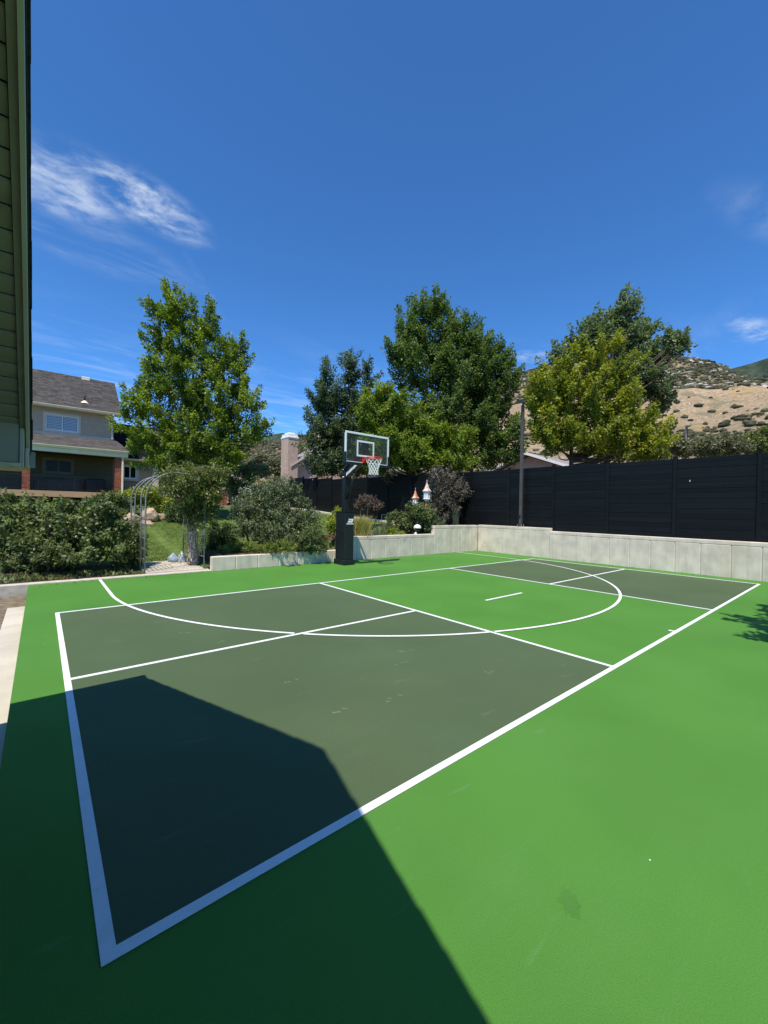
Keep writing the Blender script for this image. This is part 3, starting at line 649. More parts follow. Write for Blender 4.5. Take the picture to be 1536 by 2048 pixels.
rake_piece('soffit_trim', M['siding_green'], fx0-0.028, fx0-0.002, 0.170, 0.190, RY-e, -2.6)
xs1 = fx0-0.031
for side in (1, -1):
    n = 25 if side > 0 else 25
    for i in range(n):                            # soffit boards, lapped
        d0 = 0.0+i*0.0875; d1 = d0+0.0795
        y0, y1 = RY+side*d0, RY+side*d1
        if side > 0 and y1 > 1.78: break
        z0, z1 = roof_z(y0)-0.172, roof_z(y1)-0.158
        m = MB(); m.prism([(-1.05, y0, z0-0.004), (-1.05, y0, z0+0.012), (-1.05, y1, z1+0.012), (-1.05, y1, z1-0.006)], (1.05+xs1, 0, 0))
        m.build('soffit_board', M['siding_green'], shed)
# boxed eave return with its ledge, corner strip and gutter end
box('eave_return', M['gutter_green'], shed, -1.05, fx0-0.030, 1.69, 1.715, 1.885, 2.16, 0.003)
box('return_ledge', M['ledge_green'], shed, -1.05, fx0-0.022, 1.672, 2.06, 1.852, 1.883, 0.004)
box('corner_strip', M['trim_green'], shed, fx0-0.028, fx0-0.006, 1.680, 2.05, 1.862, 2.10, 0.003)
box('corner_strip', M['trim_green'], shed, fx0-0.003, fx1, 1.76, 2.05, 1.868, 1.985, 0.003)
gm = MB(); gm.prism([(-6.5, 2.055, 1.885), (-6.5, 2.055, 1.992), (-6.5, 2.172, 1.992), (-6.5, 2.160, 1.93), (-6.5, 2.125, 1.885)], (6.5+SX+0.012, 0, 0))
gm.build('gutter', M['gutter_green'], shed)
wm_ = MB(); wm_.prism([(-1.0, 1.62, -0.18), (-1.0, 1.62, 2.10), (-1.0, RY, 3.52), (-1.0, -2.5, 2.12), (-1.0, -2.5, -0.18)], (-5.3, 0, 0))
wm_.build('wall', M['siding_green'], shed)

# ------------------------------------------------------------------ basketball hoop
hoop = thing('basketball_hoop', 'black padded basketball hoop with clear glass backboard, red rim and white net', 'basketball hoop', (6.80, 8.42, 0.0))
box('base_skirt', M['black_pad'], hoop, 6.605, 6.985, 8.135, 8.69, 0.0, 0.155, 0.012)
pad = box('pole_pad', M['black_pad'], hoop, 6.64, 6.965, 8.17, 8.66, 0.158, 1.56, 0.012)
box('pad_cap', M['black_metal'], pad, 6.632, 6.973, 8.162, 8.668, 1.562, 1.585, 0.004)
box('pole', M['black_metal'], hoop, 6.72, 6.88, 8.34, 8.50, 1.586, 2.86, 0.008)
def arm(name, y0, z0, y1, z1, h, xa, xb):
    m = MB(); m.prism([(xa, y0, z0-h/2), (xa, y0, z0+h/2), (xa, y1, z1+h/2), (xa, y1, z1-h/2)], (xb-xa, 0, 0)); return m.build(name, M['black_metal'], hoop)
la = arm('lower_arm', 8.44, 2.60, 7.53, 3.06, 0.17, 6.735, 6.865)
arm('upper_arm', 8.44, 2.82, 7.53, 3.46, 0.09, 6.70, 6.728); arm('upper_arm', 8.44, 2.82, 7.53, 3.46, 0.09, 6.872, 6.90)
tube('crank_actuator', M['black_metal'], hoop, [(6.80, 8.30, 1.95), (6.80, 7.95, 2.72)], 0.035)
for (y, z) in ((8.42, 2.60), (8.42, 2.82), (7.56, 3.46)):
    tube('pivot_bolt', M['galv'], hoop, [(6.69, y, z), (6.91, y, z)], 0.018)
# white lettering strip on the arm side: slanted glyph blocks
lt = MB(); n = 9
for i in range(n):
    t = 0.16+0.62*i/n; t2 = t+0.052; w = 0.040 if i % 3 else 0.047
    def pt(tt, dz): return (6.7325, lerp(8.44, 7.53, tt), lerp(2.60, 3.06, tt)+dz)
    lt.prism([pt(t, -w), pt(t2, -w), pt(t2+0.012, w), pt(t+0.012, w)], (-0.002, 0, 0))
tag(lt.build('arm_lettering', M['white_print'], la), kind='stuff')
# emblem on the pad
def emb(cx, cy): return (6.64+(cx-330)/630*0.325, 8.1675, 1.365-(cy-1055)*0.000383)
em = MB()
for poly in ([(540, 1055), (880, 1055), (915, 1080), (915, 1120), (905, 1160), (620, 1160)],
             [(775, 1163), (904, 1163), (850, 1310), (815, 1350), (690, 1350), (690, 1275)],
             [(560, 1185), (695, 1185), (687, 1275), (687, 1350), (500, 1350)]):
    em.prism([emb(*q) for q in poly], (0, 0, 0.0)) if False else em.add([emb(*q) for q in poly]+[(emb(*q)[0], 8.1695, emb(*q)[2]) for q in poly],
        [tuple(range(len(poly)))]+[(i, (i+1) % len(poly), (i+1) % len(poly)+len(poly), i+len(poly)) for i in range(len(poly))])
for i in range(9):
    a = 425+i*55; poly = [(a+8, 1395), (a+52, 1395), (a+46, 1485), (a+2, 1485)]
    em.add([emb(*q) for q in poly], [(0, 1, 2, 3)])
tag(em.build('emblem', M['white_print'], pad), kind='stuff')
# backboard
BY = 7.42
bb = box('backboard', M['clear_glass'], hoop, 6.10, 7.59, BY+0.004, BY+0.016, 2.945, 3.755)
fr = dict(parent=bb, mat=M['board_frame'])
box('frame_bar', M['board_frame'], bb, 6.085, 7.605, BY-0.012, BY+0.024, 3.715, 3.770, 0.004)
box('frame_bar', M['board_frame'], bb, 6.070, 6.120, BY-0.014, BY+0.026, 3.20, 3.712, 0.004)
box('frame_bar', M['board_frame'], bb, 7.570, 7.620, BY-0.014, BY+0.026, 3.20, 3.712, 0.004)
for a, b in ((6.112, 6.126), (7.564, 7.578)): box('edge_line', M['board_frame'], bb, a, b, BY-0.002, BY+0.003, 2.965, 3.199)
box('edge_line', M['board_frame'], bb, 6.112, 7.578, BY-0.002, BY+0.003, 2.945, 2.963)
box('edge_pad', M['black_pad'], bb, 6.040, 6.110, BY-0.022, BY+0.045, 2.87, 3.195, 0.01)
box('edge_pad', M['black_pad'], bb, 7.580, 7.650, BY-0.022, BY+0.045, 2.87, 3.195, 0.01)
box('edge_pad', M['black_pad'], bb, 6.112, 7.578, BY-0.022, BY+0.045, 2.87, 2.943, 0.01)
sx0, sx1, sz0, sz1 = HX-0.305, HX+0.305, 3.115, 3.565
for a, b, c, d in ((sx0, sx1, sz1-0.05, sz1), (sx0, sx1, sz0, sz0+0.05), (sx0, sx0+0.05, sz0+0.05, sz1-0.05), (sx1-0.05, sx1, sz0+0.05, sz1-0.05)):
    box('target_line', M['board_frame'], bb, a, b, BY-0.001, BY+0.003, c, d)
for a, b in ((6.055, 6.10), (7.59, 7.635)): box('back_frame', M['black_metal'], bb, a, b, BY+0.05, BY+0.085, 2.90, 3.76)
box('back_frame', M['black_metal'], bb, 6.102, 7.588, BY+0.05, BY+0.085, 3.72, 3.755)
box('back_frame', M['black_metal'], bb, 6.40, 7.16, BY+0.025, BY+0.10, 2.96, 3.10)
box('back_frame', M['black_metal'], bb, 6.70, 6.90, BY+0.025, BY+0.10, 3.102, 3.52)
# rim
rm = MB(); RR = 0.229; rc = Vector((HX, 7.04, 3.06))
ring = [(rc.x+RR*math.cos(2*math.pi*k/40), rc.y+RR*math.sin(2*math.pi*k/40), rc.z) for k in range(41)]
rm.tube(ring, 0.012, 8, caps=False)
rim = rm.build('rim', M['rim'], hoop, smooth=True)
br = MB(); br.prism([(6.665, BY-0.002, 2.93), (6.665, BY-0.002, 3.068), (6.665, 7.265, 3.068), (6.665, 7.285, 3.045)], (0.006, 0, 0)); br.build('rim_gusset', M['rim'], rim)
br = MB(); br.prism([(6.869, BY-0.002, 2.93), (6.869, BY-0.002, 3.068), (6.869, 7.265, 3.068), (6.869, 7.285, 3.045)], (0.006, 0, 0)); br.build('rim_gusset', M['rim'], rim)
box('rim_plate', M['rim'], rim, 6.672, 6.868, 7.262, BY-0.002, 3.050, 3.062)
box('rim_plate', M['rim'], rim, 6.66, 6.88, BY-0.010, BY-0.003, 2.92, 3.049)
# net: a diamond lattice turned into one mesh of cords
NN, LV = 12, 7
V = []; prof = [(0.220, 3.040), (0.205, 2.985), (0.178, 2.915), (0.152, 2.85), (0.134, 2.785), (0.124, 2.72), (0.126, 2.655), (0.136, 2.60)]
for j, (r, z) in enumerate(prof):
    for k in range(NN):
        t = 2*math.pi*(k+0.5*(j % 2))/NN; V.append((HX+r*math.cos(t), 7.04+r*math.sin(t), z+0.006*math.sin(5*t+j)))
E_ = []
for j in range(LV):
    for k in range(NN):
        a = j*NN+k
        if j % 2 == 0: E_ += [(a, (j+1)*NN+k), (a, (j+1)*NN+(k-1) % NN)]
        else: E_ += [(a, (j+1)*NN+k), (a, (j+1)*NN+(k+1) % NN)]
nm = MB()
for a, b in E_: nm.tube([V[a], V[b]], 0.0055, 5, caps=False)
tag(nm.build('net', M['rope'], hoop, smooth=True), kind='stuff')

# ------------------------------------------------------------------ light pole on the wall
lp = thing('light_pole', 'slim square bronze light pole with a flat floodlight head, bolted to the concrete wall', 'light pole', (14.235, 7.12, 1.105))
box('pole', M['dark_bronze'], lp, 14.180, 14.285, 7.065, 7.17, 1.125, 5.86, 0.008)
bp = box('base_plate', M['dark_bronze'], lp, 14.135, 14.33, 7.005, 7.23, 1.107, 1.124, 0.003)
for x in (14.155, 14.31):
    for y in (7.03, 7.205):
        m = MB(); m.lathe((x, y, 1.125), [(0.016, 0), (0.016, 0.02), (0.009, 0.022), (0.009, 0.075)], 8); m.build('anchor_bolt', M['galv'], bp)
box('hand_hole_cover', M['black_metal'], lp, 14.174, 14.179, 7.085, 7.15, 1.42, 1.56, 0.002)
tube('bracket', M['dark_bronze'], lp, [(14.232, 7.117, 5.86), (14.232, 7.117, 5.97)], 0.035)
hm = MB(); c = Vector((14.12, 7.12, 6.0)); ax = Vector((-0.96, 0, -0.28)).normalized(); upv = Vector((-0.28, 0, 0.96)).normalized(); sd_ = Vector((0, 1, 0))
def hp(a, b, d): return c+ax*a+sd_*b+upv*d
hm.prism([hp(-.14, -.15, -.035), hp(.19, -.15, -.035), hp(.19, .15, -.035), hp(-.14, .15, -.035)], upv*0.07)
head = hm.build('lamp_head', M['dark_bronze'], lp)
hm = MB(); hm.prism([hp(-.08, -.13, -.043), hp(.17, -.13, -.043), hp(.17, .13, -.043), hp(-.08, .13, -.043)], upv*0.006); hm.build('lens', M['white_trim'], head)
for i in range(5):
    hm = MB(); a = -.11+i*.06; hm.prism([hp(a, -.12, .036), hp(a+.012, -.12, .036), hp(a+.012, .12, .036), hp(a, .12, .036)], upv*0.03); hm.build('cooling_fin', M['dark_bronze'], head)

# ------------------------------------------------------------------ neighbour's two storey house
M['porch_trim'] = material('shade_painted_trim', (0.20, 0.18, 0.13), 0.8, 0.05, 3)  # window trim under the porch: its shade is put into the colour
M['porch_wall'] = material('shade_painted_stucco', (0.13, 0.115, 0.075), 0.9, 0.05, 3, 0.3, 90, 0.1)  # lower wall stucco darkened, the porch shade is painted in
H = thing('two_storey_house', 'taupe two-storey house with grey shingle roof and covered brick-columned porch', 'house', (0, 33, 1.6))
def shingle_slope(p0, p1, q0, q1, mat, parent, exp=0.145, wid=0.33, seed=1):
    """individual tabs between eave p0-p1 and upper edge q0-q1, each with a raised butt"""
    p0, p1, q0, q1 = (np.array(v, float) for v in (p0, p1, q0, q1))
    Ls = np.linalg.norm((q0+q1)/2-(p0+p1)/2); n = max(3, int(Ls/exp))
    nrm = np.cross(p1-p0, q0-p0); nrm /= np.linalg.norm(nrm); nrm = nrm if nrm[2] > 0 else -nrm
    r = np.random.default_rng(seed); V = []; F = []
    for i in range(n):
        a0 = p0+(q0-p0)*i/n; a1 = p1+(p1-p1); a1 = p1+(q1-p1)*i/n; b0 = p0+(q0-p0)*(i+1.15)/n; b1 = p1+(q1-p1)*(i+1.15)/n
        if i == n-1: b0, b1 = q0, q1
        w = np.linalg.norm(a1-a0); t = -r.uniform(0, wid)/w; 
        while t < 1:
            dt = r.uniform(.6, 1.4)*wid/w; u, v_ = max(0, t), min(1, t+dt-0.004/w); t += dt
            if v_ <= u: continue
            up = nrm*r.uniform(.014, .024); k = len(V)
            V += [a0+(a1-a0)*u+up, a0+(a1-a0)*v_+up, b0+(b1-b0)*v_+nrm*.004, b0+(b1-b0)*u+nrm*.004, a0+(a1-a0)*u, a0+(a1-a0)*v_]
            F += [k, k+1, k+2, k+3, k+4, k+5, k+1, k]
    return np_mesh('shingles', V, F, 4, mat, parent, kind='stuff')
def slab(name, mat, parent, p0, p1, q1, q0, th):
    m = MB(); m.prism([p0, p1, q1, q0], (0, 0, -th)); return m.build(name, mat, parent)
def wall_with_hole(parent, mat, x0, x1, y, z0, z1, holes, th=0.2):
    """front wall (facing -y) as one piece with real openings"""
    xs = sorted({x0, x1}|{h[i] for h in holes for i in (0, 1)}); zs = sorted({z0, z1}|{h[i] for h in holes for i in (2, 3)})
    m = MB()
    for a, b in zip(xs[:-1], xs[1:]):
        for c_, d in zip(zs[:-1], zs[1:]):
            if any(h[0] <= a and b <= h[1] and h[2] <= c_ and d <= h[3] for h in holes): continue
            k = len(m.v); m.v += [(a, y, c_), (b, y, c_), (b, y, d), (a, y, d)]; m.f.append((k, k+1, k+2, k+3))
    for h in holes:
        a, b, c_, d = h; k = len(m.v)
        m.v += [(a, y, c_), (b, y, c_), (b, y, d), (a, y, d), (a, y+th, c_), (b, y+th, c_), (b, y+th, d), (a, y+th, d)]
        m.f += [(k, k+4, k+5, k+1), (k+1, k+5, k+6, k+2), (k+2, k+6, k+7, k+3), (k+3, k+7, k+4, k)]
    return m.build('wall', mat, parent)
def window(parent, x0, x1, y, z0, z1, pane, slats=0, trim=0.13, frame=0.06, tm='stucco_trim', fm='white_trim'):
    """sliding window in a wall facing -y: surround, frame, mullion, two panes, blind slats"""
    s = MB()
    for a, b, c_, d in ((x0-trim, x1+trim, z1, z1+trim), (x0-trim, x1+trim, z0-trim, z0), (x0-trim, x0, z0, z1), (x1, x1+trim, z0, z1)):
        s.box(a, b, y-0.03, y-0.002, c_, d)
    w = s.build('window', M[tm], parent)
    f = MB()
    for a, b, c_, d in ((x0, x1, z1-frame, z1), (x0, x1, z0, z0+frame), (x0, x0+frame, z0+frame, z1-frame), (x1-frame, x1, z0+frame, z1-frame), ((x0+x1)/2-frame/2, (x0+x1)/2+frame/2, z0+frame, z1-frame)):
        f.box(a, b, y+0.0, y+0.06, c_, d)
    f.build('frame', M[fm], w)
    for a, b in ((x0+frame, (x0+x1)/2-frame/2), ((x0+x1)/2+frame/2, x1-frame)):
        box('pane', M[pane], w, a, b, y+0.045, y+0.055, z0+frame, z1-frame)
        if slats:
            n = slats
            for i in range(n):
                zc = lerp(z0+frame+0.05, z1-frame-0.05, i/(n-1)); h = (z1-z0)/n*0.30
                q = MB(); q.prism([(a+0.02, y+0.034, zc-h), (a+0.02, y+0.042, zc+h), (a+0.02, y+0.044, zc+h), (a+0.02, y+0.036, zc-h)], (b-a-0.04, 0, 0)); q.build('blind_slat', M['blind'], w)
            box('blind_rod', M['blind'], w, (a+b)/2-0.012, (a+b)/2+0.012, y+0.024, y+0.032, z0+frame+0.05, z1-frame-0.05)
    return w
YW1 = 33.0; xR = 3.72; xL = -11.0
UE, UEY, UR, URY = 8.08, 32.55, 11.25, 36.9        # upper eave and ridge
ww = (-0.02, 1.70, 6.48, 7.52)
wall_with_hole(H, M['stucco'], xL, xR, YW1, 5.9, 8.05, [ww, (-6.2, -4.4, 6.48, 7.52)])
window(H, *ww[:2], YW1, *ww[2:], 'pane_blue', 9)
window(H, -6.2, -4.4, YW1, 6.48, 7.52, 'pane_blue', 9)
lw = (-0.02, 1.38, 3.72, 4.55)
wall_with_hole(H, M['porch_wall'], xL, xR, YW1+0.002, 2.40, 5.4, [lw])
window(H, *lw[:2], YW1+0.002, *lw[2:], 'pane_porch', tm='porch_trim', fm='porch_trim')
box('side_wall', M['stucco'], H, xR-0.2, xR-0.001, YW1+0.005, 40.5, 1.2, 8.0)
box('side_wall', M['stucco'], H, xL+0.001, xL+0.2, YW1+0.005, 40.5, 1.2, 8.0)
box('back_wall', M['stucco'], H, xL+0.21, xR-0.21, 40.2, 40.5, 1.2, 8.0)
for (xa, xb) in ((xR-0.19, xR-0.002), (xL+0.01, xL+0.19)):
    m = MB(); m.prism([(xa, UEY+0.5, 8.0), (xa, 41.2-0.5, 8.0), (xa, URY, UR-0.16)], (xb-xa, 0, 0)); m.build('gable', M['stucco'], H)
box('trim_band', M['stucco_trim'], H, xL, xR+0.03, YW1-0.035, YW1-0.004, 6.16, 6.33)
rx = 4.15
rf = slab('roof', M['drip'], H, (xL-.3, UEY, UE), (rx, UEY, UE), (rx, URY, UR), (xL-.3, URY, UR), 0.12)
slab('roof', M['drip'], H, (xL-.3, 41.2, UE), (xL-.3, URY+0.004, UR), (rx, URY+0.004, UR), (rx, 41.2, UE), 0.12)
shingle_slope((xL-.3, UEY-.02, UE+.006), (rx, UEY-.02, UE+.006), (xL-.3, URY, UR+.006), (rx, URY, UR+.006), M['shingle'], rf, seed=3)
shingle_slope((xL-.3, 41.22, UE+.006), (rx, 41.22, UE+.006), (xL-.3, URY+.01, UR+.006), (rx, URY+.01, UR+.006), M['shingle'], rf, seed=4)
def gutter(x0, x1, y, z, parent, h=0.15):
    m = MB(); m.prism([(x0, y, z-h), (x0, y-0.05, z-h), (x0, y-0.13, z-0.03), (x0, y-0.13, z), (x0, y, z)], (x1-x0, 0, 0)); return m.build('gutter', M['gutter_white'], parent)
gutter(xL-.3, rx, UEY-0.03, UE-0.01, H)
box('soffit', M['stucco_trim'], H, xL-.3, rx-0.02, UEY-0.02, YW1-0.002, UE-0.16, UE-0.13)
# plumbing vent pipe and ridge vent
vm = MB(); vx, vy = 2.05, 33.35; vz = UE+(vy-UEY)/(URY-UEY)*(UR-UE)
vm.lathe((vx, vy, vz-0.08), [(0.26, 0.02), (0.13, 0.17), (0.06, 0.22)], 12); vm.build('vent_flashing', M['gutter_white'], H)
tube('vent_pipe', M['drip'], H, [(vx, vy, vz+0.05), (vx, vy, vz+0.62)], 0.045)
box('ridge_vent', M['gutter_white'], H, 2.05, 2.55, URY-0.42, URY-0.12, UR-0.26, UR+0.0, 0.02)
# porch roof
PE, PEY, PT, PTY, prx = 5.22, 30.25, 6.19, YW1-0.01, 4.34
pr = MB(); pr.prism([(xL-.3, PEY, PE), (prx, PEY, PE), (prx-0.45, PTY, PT), (xL-.3, PTY, PT)], (0, 0, -0.1)); prf = pr.build('porch_roof', M['drip'], H)
shingle_slope((xL-.3, PEY-.02, PE+.006), (prx, PEY-.02, PE+.006), (xL-.3, PTY, PT+.006), (prx-0.45, PTY, PT+.006), M['shingle'], prf, seed=5)
gutter(xL-.3, prx, PEY-0.03, PE-0.01, H, 0.16)
box('porch_beam', M['gutter_white'], H, xL-.3, prx-0.1, PEY-0.02, PEY+0.28, PE-0.42, PE-0.175)
box('porch_ceiling', M['void'], H, xL-.3, prx-0.1, PEY+0.285, YW1-0.01, PE-0.33, PE-0.28)
# brick columns, bricks laid course by course
def brick_column(parent, x, y, z0, z1, w=0.36):
    core = box('brick_column', M['mortar'], parent, x-w/2+.008, x+w/2-.008, y-w/2+.008, y+w/2-.008, z0, z1)
    m = MB(); ch = 0.0725; n = int((z1-z0)/ch); q = w/2
    for i in range(n):
        a, b = z0+i*ch+.005, z0+(i+1)*ch-.005
        s_ = q*(0.38 if i % 2 else -0.38)
        for (x0_, x1_) in ((x-q, x+s_-.005), (x+s_+.005, x+q)): m.box(x0_, x1_, y-q, y-q+.1, a, b)
        for (y0_, y1_) in ((y-q+.105, y+.02), (y+.03, y+q)):
            m.box(x-q, x-q+.1, y0_, y1_, a, b); m.box(x+q-.1, x+q, y0_, y1_, a, b)
    tag(m.build('bricks', M['brick'], core), kind='stuff'); return core
brick_column(H, -0.88, 30.60, 1.30, PE-0.425); brick_column(H, 3.72, 30.60, 1.30, PE-0.425); brick_column(H, -5.5, 30.60, 1.30, PE-0.425)
# downspouts
ds = MB(); ds.tube([(3.62, 32.42, 7.93), (3.62, 32.90, 7.78), (3.62, 32.93, 6.35), (3.62, 32.75, 6.28)], 0.05, 6); ds.build('downspout', M['gutter_white'], H)
box('downspout', M['gutter_white'], H, 3.90, 4.0, 30.28, 30.38, 1.35, PE-0.17, 0.01)
# deck with railing
box('deck', M['deck'], H, xL, 3.92, 30.38, YW1-0.002, 2.30, 2.42)
box('deck_fascia', M['deck'], H, xL, 3.53, 30.33, 30.376, 2.06, 2.42, 0.004)
for x in frange(-10, 3, 2.6): box('deck_post', M['void'], H, x, x+0.14, 30.7, 30.84, 1.0, 2.295)
box('skirt', M['void'], H, xL, 3.4, 32.6, 32.65, 1.0, 2.29)
for x0_, x1_ in ((-0.68, 3.52), (-5.3, -1.08)):
    rl = box('railing', M['black_metal'], H, x0_, x1_, 30.56, 30.61, 3.33, 3.38)
    box('bottom_rail', M['black_metal'], rl, x0_, x1_, 30.565, 30.605, 2.52, 2.56)
    xm = (x0_+x1_)/2; box('rail_post', M['black_metal'], rl, xm-.035, xm+.035, 30.55, 30.62, 2.425, 3.32)
    for i in range(1, 38):
        x = lerp(x0_, x1_, i/38)
        if abs(x-xm) > 0.06: box('baluster', M['black_metal'], rl, x-.011, x+.011, 30.575, 30.597, 2.563, 3.328)
tag(box('porch_lamp', M['white_trim'], H, -0.6, -0.48, 30.36, 30.42, 4.42, 4.56, 0.02))
# covered grill and bench cover on the deck
def cover(name, label, x0, x1, y0, y1, z0, z1, mat, seed, cat):
    nx, nz = 26, 9; V = []; r = random.Random(seed); prof = []
    ring = []
    for i in range(nx):
        t = 2*math.pi*i/nx; ring.append((math.copysign(abs(math.cos(t))**.45, math.cos(t)), math.copysign(abs(math.sin(t))**.45, math.sin(t)), r.uniform(-.05, .05)))
    m = MB()
    for j in range(nz+1):
        t = j/nz; s = 1.0 if t < .7 else math.sqrt(max(0.0, 1-((t-.7)/.32)**2))
        for cx, cy, w in ring:
            q = s*(1+w*(1-t)); m.v.append(((x0+x1)/2+cx*(x1-x0)/2*q, (y0+y1)/2+cy*(y1-y0)/2*q, lerp(z0, z1, t)))
    for j in range(nz):
        for i in range(nx): m.f.append((j*nx+i, j*nx+(i+1) % nx, (j+1)*nx+(i+1) % nx, (j+1)*nx+i))
    m.f.append(tuple(nz*nx+i for i in range(nx)))
    o = m.build(name, mat, smooth=True, org=((x0+x1)/2, (y0+y1)/2, z0)); return tag(o, label, cat)
M['grey_cover'] = material('grey_furniture_cover', (0.075, 0.072, 0.068), 0.85, 0.2, 5, 0.3, 20)
cover('covered_sofa', 'long grey covered sofa behind the railing under the porch window', -0.55, 1.9, 31.3, 32.2, 2.422, 3.28, M['grey_cover'], 2, 'covered sofa')
cover('covered_grill', 'dark covered grill at the right end of the porch behind the railing', 2.0, 3.25, 31.3, 32.1, 2.422, 3.45, M['black_pad'], 3, 'covered grill')
# right wing
wy = 33.9; wl = (4.45, 5.32, 3.62, 4.56)
wall_with_hole(H, M['stucco'], xR+0.002, 11.0, wy, 2.40, 5.0, [wl])
window(H, wl[0], wl[1], wy, wl[2], wl[3], 'pane_dark', trim=0.15, frame=0.08)
box('wing_side', M['stucco'], H, 10.8, 10.999, wy+.002, 40.4, 1.2, 5.0)
box('wing_base', M['void'], H, xR+0.002, 11.0, wy+0.01, wy+0.2, 1.2, 2.395)
rw = slab('wing_roof', M['drip'], H, (xR+.002, wy-.45, 5.08), (11.4, wy-.45, 5.08), (11.4, 38.3, 8.35), (xR+.002, 38.3, 8.35), 0.1)
shingle_slope((xR+.004, wy-.47, 5.086), (6.2, wy-.47, 5.086), (xR+.004, 38.3, 8.356), (6.2, 38.3, 8.356), M['navy_shingle'], rw, seed=8, wid=.5)
shingle_slope((6.21, wy-.47, 5.086), (11.4, wy-.47, 5.086), (6.21, 38.3, 8.356), (11.4, 38.3, 8.356), M['shingle'], rw, seed=9, wid=.5)
gutter(xR+.1, 11.4, wy-.48, 5.07, H, 0.14)
box('corner_post', M['stucco_trim'], H, 6.35, 6.75, wy-.28, wy-.003, 2.3, 4.9)
box('brick_planter', M['brick'], H, 4.85, 6.3, 32.9, 33.4, 2.5, 2.95, 0.02)
box('wing_landing', M['deck'], H, 3.95, 6.6, 32.4, wy-.3, 2.2, 2.36)
rl = box('railing', M['black_metal'], H, 4.05, 5.6, 32.5, 32.54, 3.30, 3.34)
box('bottom_rail', M['black_metal'], rl, 4.05, 5.6, 32.503, 32.537, 2.55, 2.59)
for i in range(12): box('baluster', M['black_metal'], rl, 4.1+i*.13, 4.122+i*.13, 32.51, 32.53, 2.592, 3.298)

# ------------------------------------------------------------------ houses beyond the fence
def chimney(parent, x0, x1, y0, y1, z0, z1):
    ch = box('chimney', M['far_brick'], parent, x0, x1, y0, y1, z0, z1)
    b = MB(); cx, cy = (x0+x1)/2, (y0+y1)/2; hx, hy = (x1-x0)/2, (y1-y0)/2
    for (s, za, zb2) in ((1.02, z1+.002, z1+.10), (1.10, z1+.102, z1+.24), (0.98, z1+.242, z1+.48), (0.62, z1+.482, z1+.62)):
        b = MB(); b.box(cx-hx*s, cx+hx*s, cy-hy*s, cy+hy*s, za, zb2, 0.02); b.build('chimney_cap', M['white_trim'], ch)
    return ch
N1 = thing('brick_house', 'pinkish brick house with a tall white-capped chimney beyond the fence', 'house', (19, 33, 0.95))
m = MB(); m.prism([(17.05, 31.6, .95), (25, 31.6, .95), (25, 31.6, 5.4), (21.0, 31.6, 8.0), (17.05, 31.6, 5.65)], (0, 1.6, 0)); m.build('wall', M['far_brick'], N1)
m = MB(); m.prism([(16.65, 31.15, 5.55), (21.0, 31.15, 8.35), (21.0, 31.15, 8.22), (16.65, 31.15, 5.42)], (0, 2.2, 0)); r_ = m.build('roof', M['far_roof'], N1)
m = MB(); m.prism([(25.4, 31.15, 5.45), (21.003, 31.15, 8.35), (21.003, 31.15, 8.22), (25.4, 31.15, 5.32)], (0, 2.2, 0)); m.build('roof', M['far_roof'], N1)
m = MB(); m.prism([(16.6, 31.10, 5.30), (21.0, 31.10, 8.17), (21.0, 31.10, 8.33), (16.6, 31.10, 5.46)], (0, 0.045, 0)); m.build('fascia', M['stucco_trim'], r_)
chimney(N1, 16.35, 17.3, 31.2, 32.55, .95, 7.75)
m = MB(); m.prism([(20.5, 33.21, .95), (28, 33.21, .95), (28, 33.21, 5.2), (24.2, 33.21, 7.3), (20.5, 33.21, 5.2)], (0, 7, 0)); m.build('rear_wing', M['far_brick'], N1)
for xa, xb in ((20.1, 24.2), (28.4, 24.203)):
    m = MB(); m.prism([(xa, 33.36, 5.1), (xb, 33.36, 7.62), (xb, 33.36, 7.5), (xa, 33.36, 4.98)], (0, 7.2, 0)); m.build('roof', M['far_roof'], N1)
box('downspout', M['gutter_white'], N1, 17.36, 17.46, 31.45, 31.58, .95, 5.5)
box('window', M['pane_dark'], N1, 20.2, 21.6, 31.57, 31.597, 3.0, 4.3)
N2 = thing('low_house', 'low peach house with grey roof and white gable edge beyond the fence', 'house', (33, 15, .95))
m = MB(); m.prism([(31.2, 11.6, .95), (31.2, 11.6, 4.5), (31.2, 16.86, 6.42), (31.2, 22.1, 4.5), (31.2, 22.1, .95)], (14, 0, 0)); m.build('wall', M['far_stucco'], N2)
for s in (-1, 1):
    ye = 16.86+s*5.9; m = MB(); m.prism([(30.6, 16.86+s*.003, 6.70), (30.6, ye, 4.55), (30.6, ye, 4.42), (30.6, 16.86+s*.003, 6.57)], (15, 0, 0)); r_ = m.build('roof', M['far_roof'], N2)
    m = MB(); m.prism([(30.555, 16.86+s*.003, 6.74), (30.555, ye, 4.58), (30.555, ye, 4.36), (30.555, 16.86+s*.003, 6.52)], (0.042, 0, 0)); m.build('fascia', M['white_trim'], r_)
N3 = thing('pink_house', 'pale pink house glimpsed over the fence behind the basketball hoop', 'house', (26, 29, .95))
m = MB(); m.prism([(23.4, 29.3, .95), (30.4, 26.3, .95), (30.4, 26.3, 5.55), (23.4, 29.3, 5.30)], (3, 6, 0)); m.build('wall', M['far_stucco'], N3)
m = MB(); m.prism([(23.2, 29.0, 5.32), (30.6, 25.9, 5.57), (34, 33, 7.2), (26.5, 36, 7.2)], (0, 0, 0.12)); m.build('roof', M['far_roof'], N3)
box('window', M['pane_dark'], N3, 25, 26, 28.0, 28.3, 3.2, 4.2)
up = thing('utility_pole', 'thin dark utility pole standing on the slope beyond the fence', 'pole', (72.2, 15.9, 5))
tube('post', M['dark_bronze'], up, [(72.2, 15.9, 3), (72.2, 15.9, 15.0)], 0.17)
tube('crossarm', M['dark_bronze'], up, [(72.2, 15.9, 14.75), (71.4, 15.2, 14.75)], 0.10)
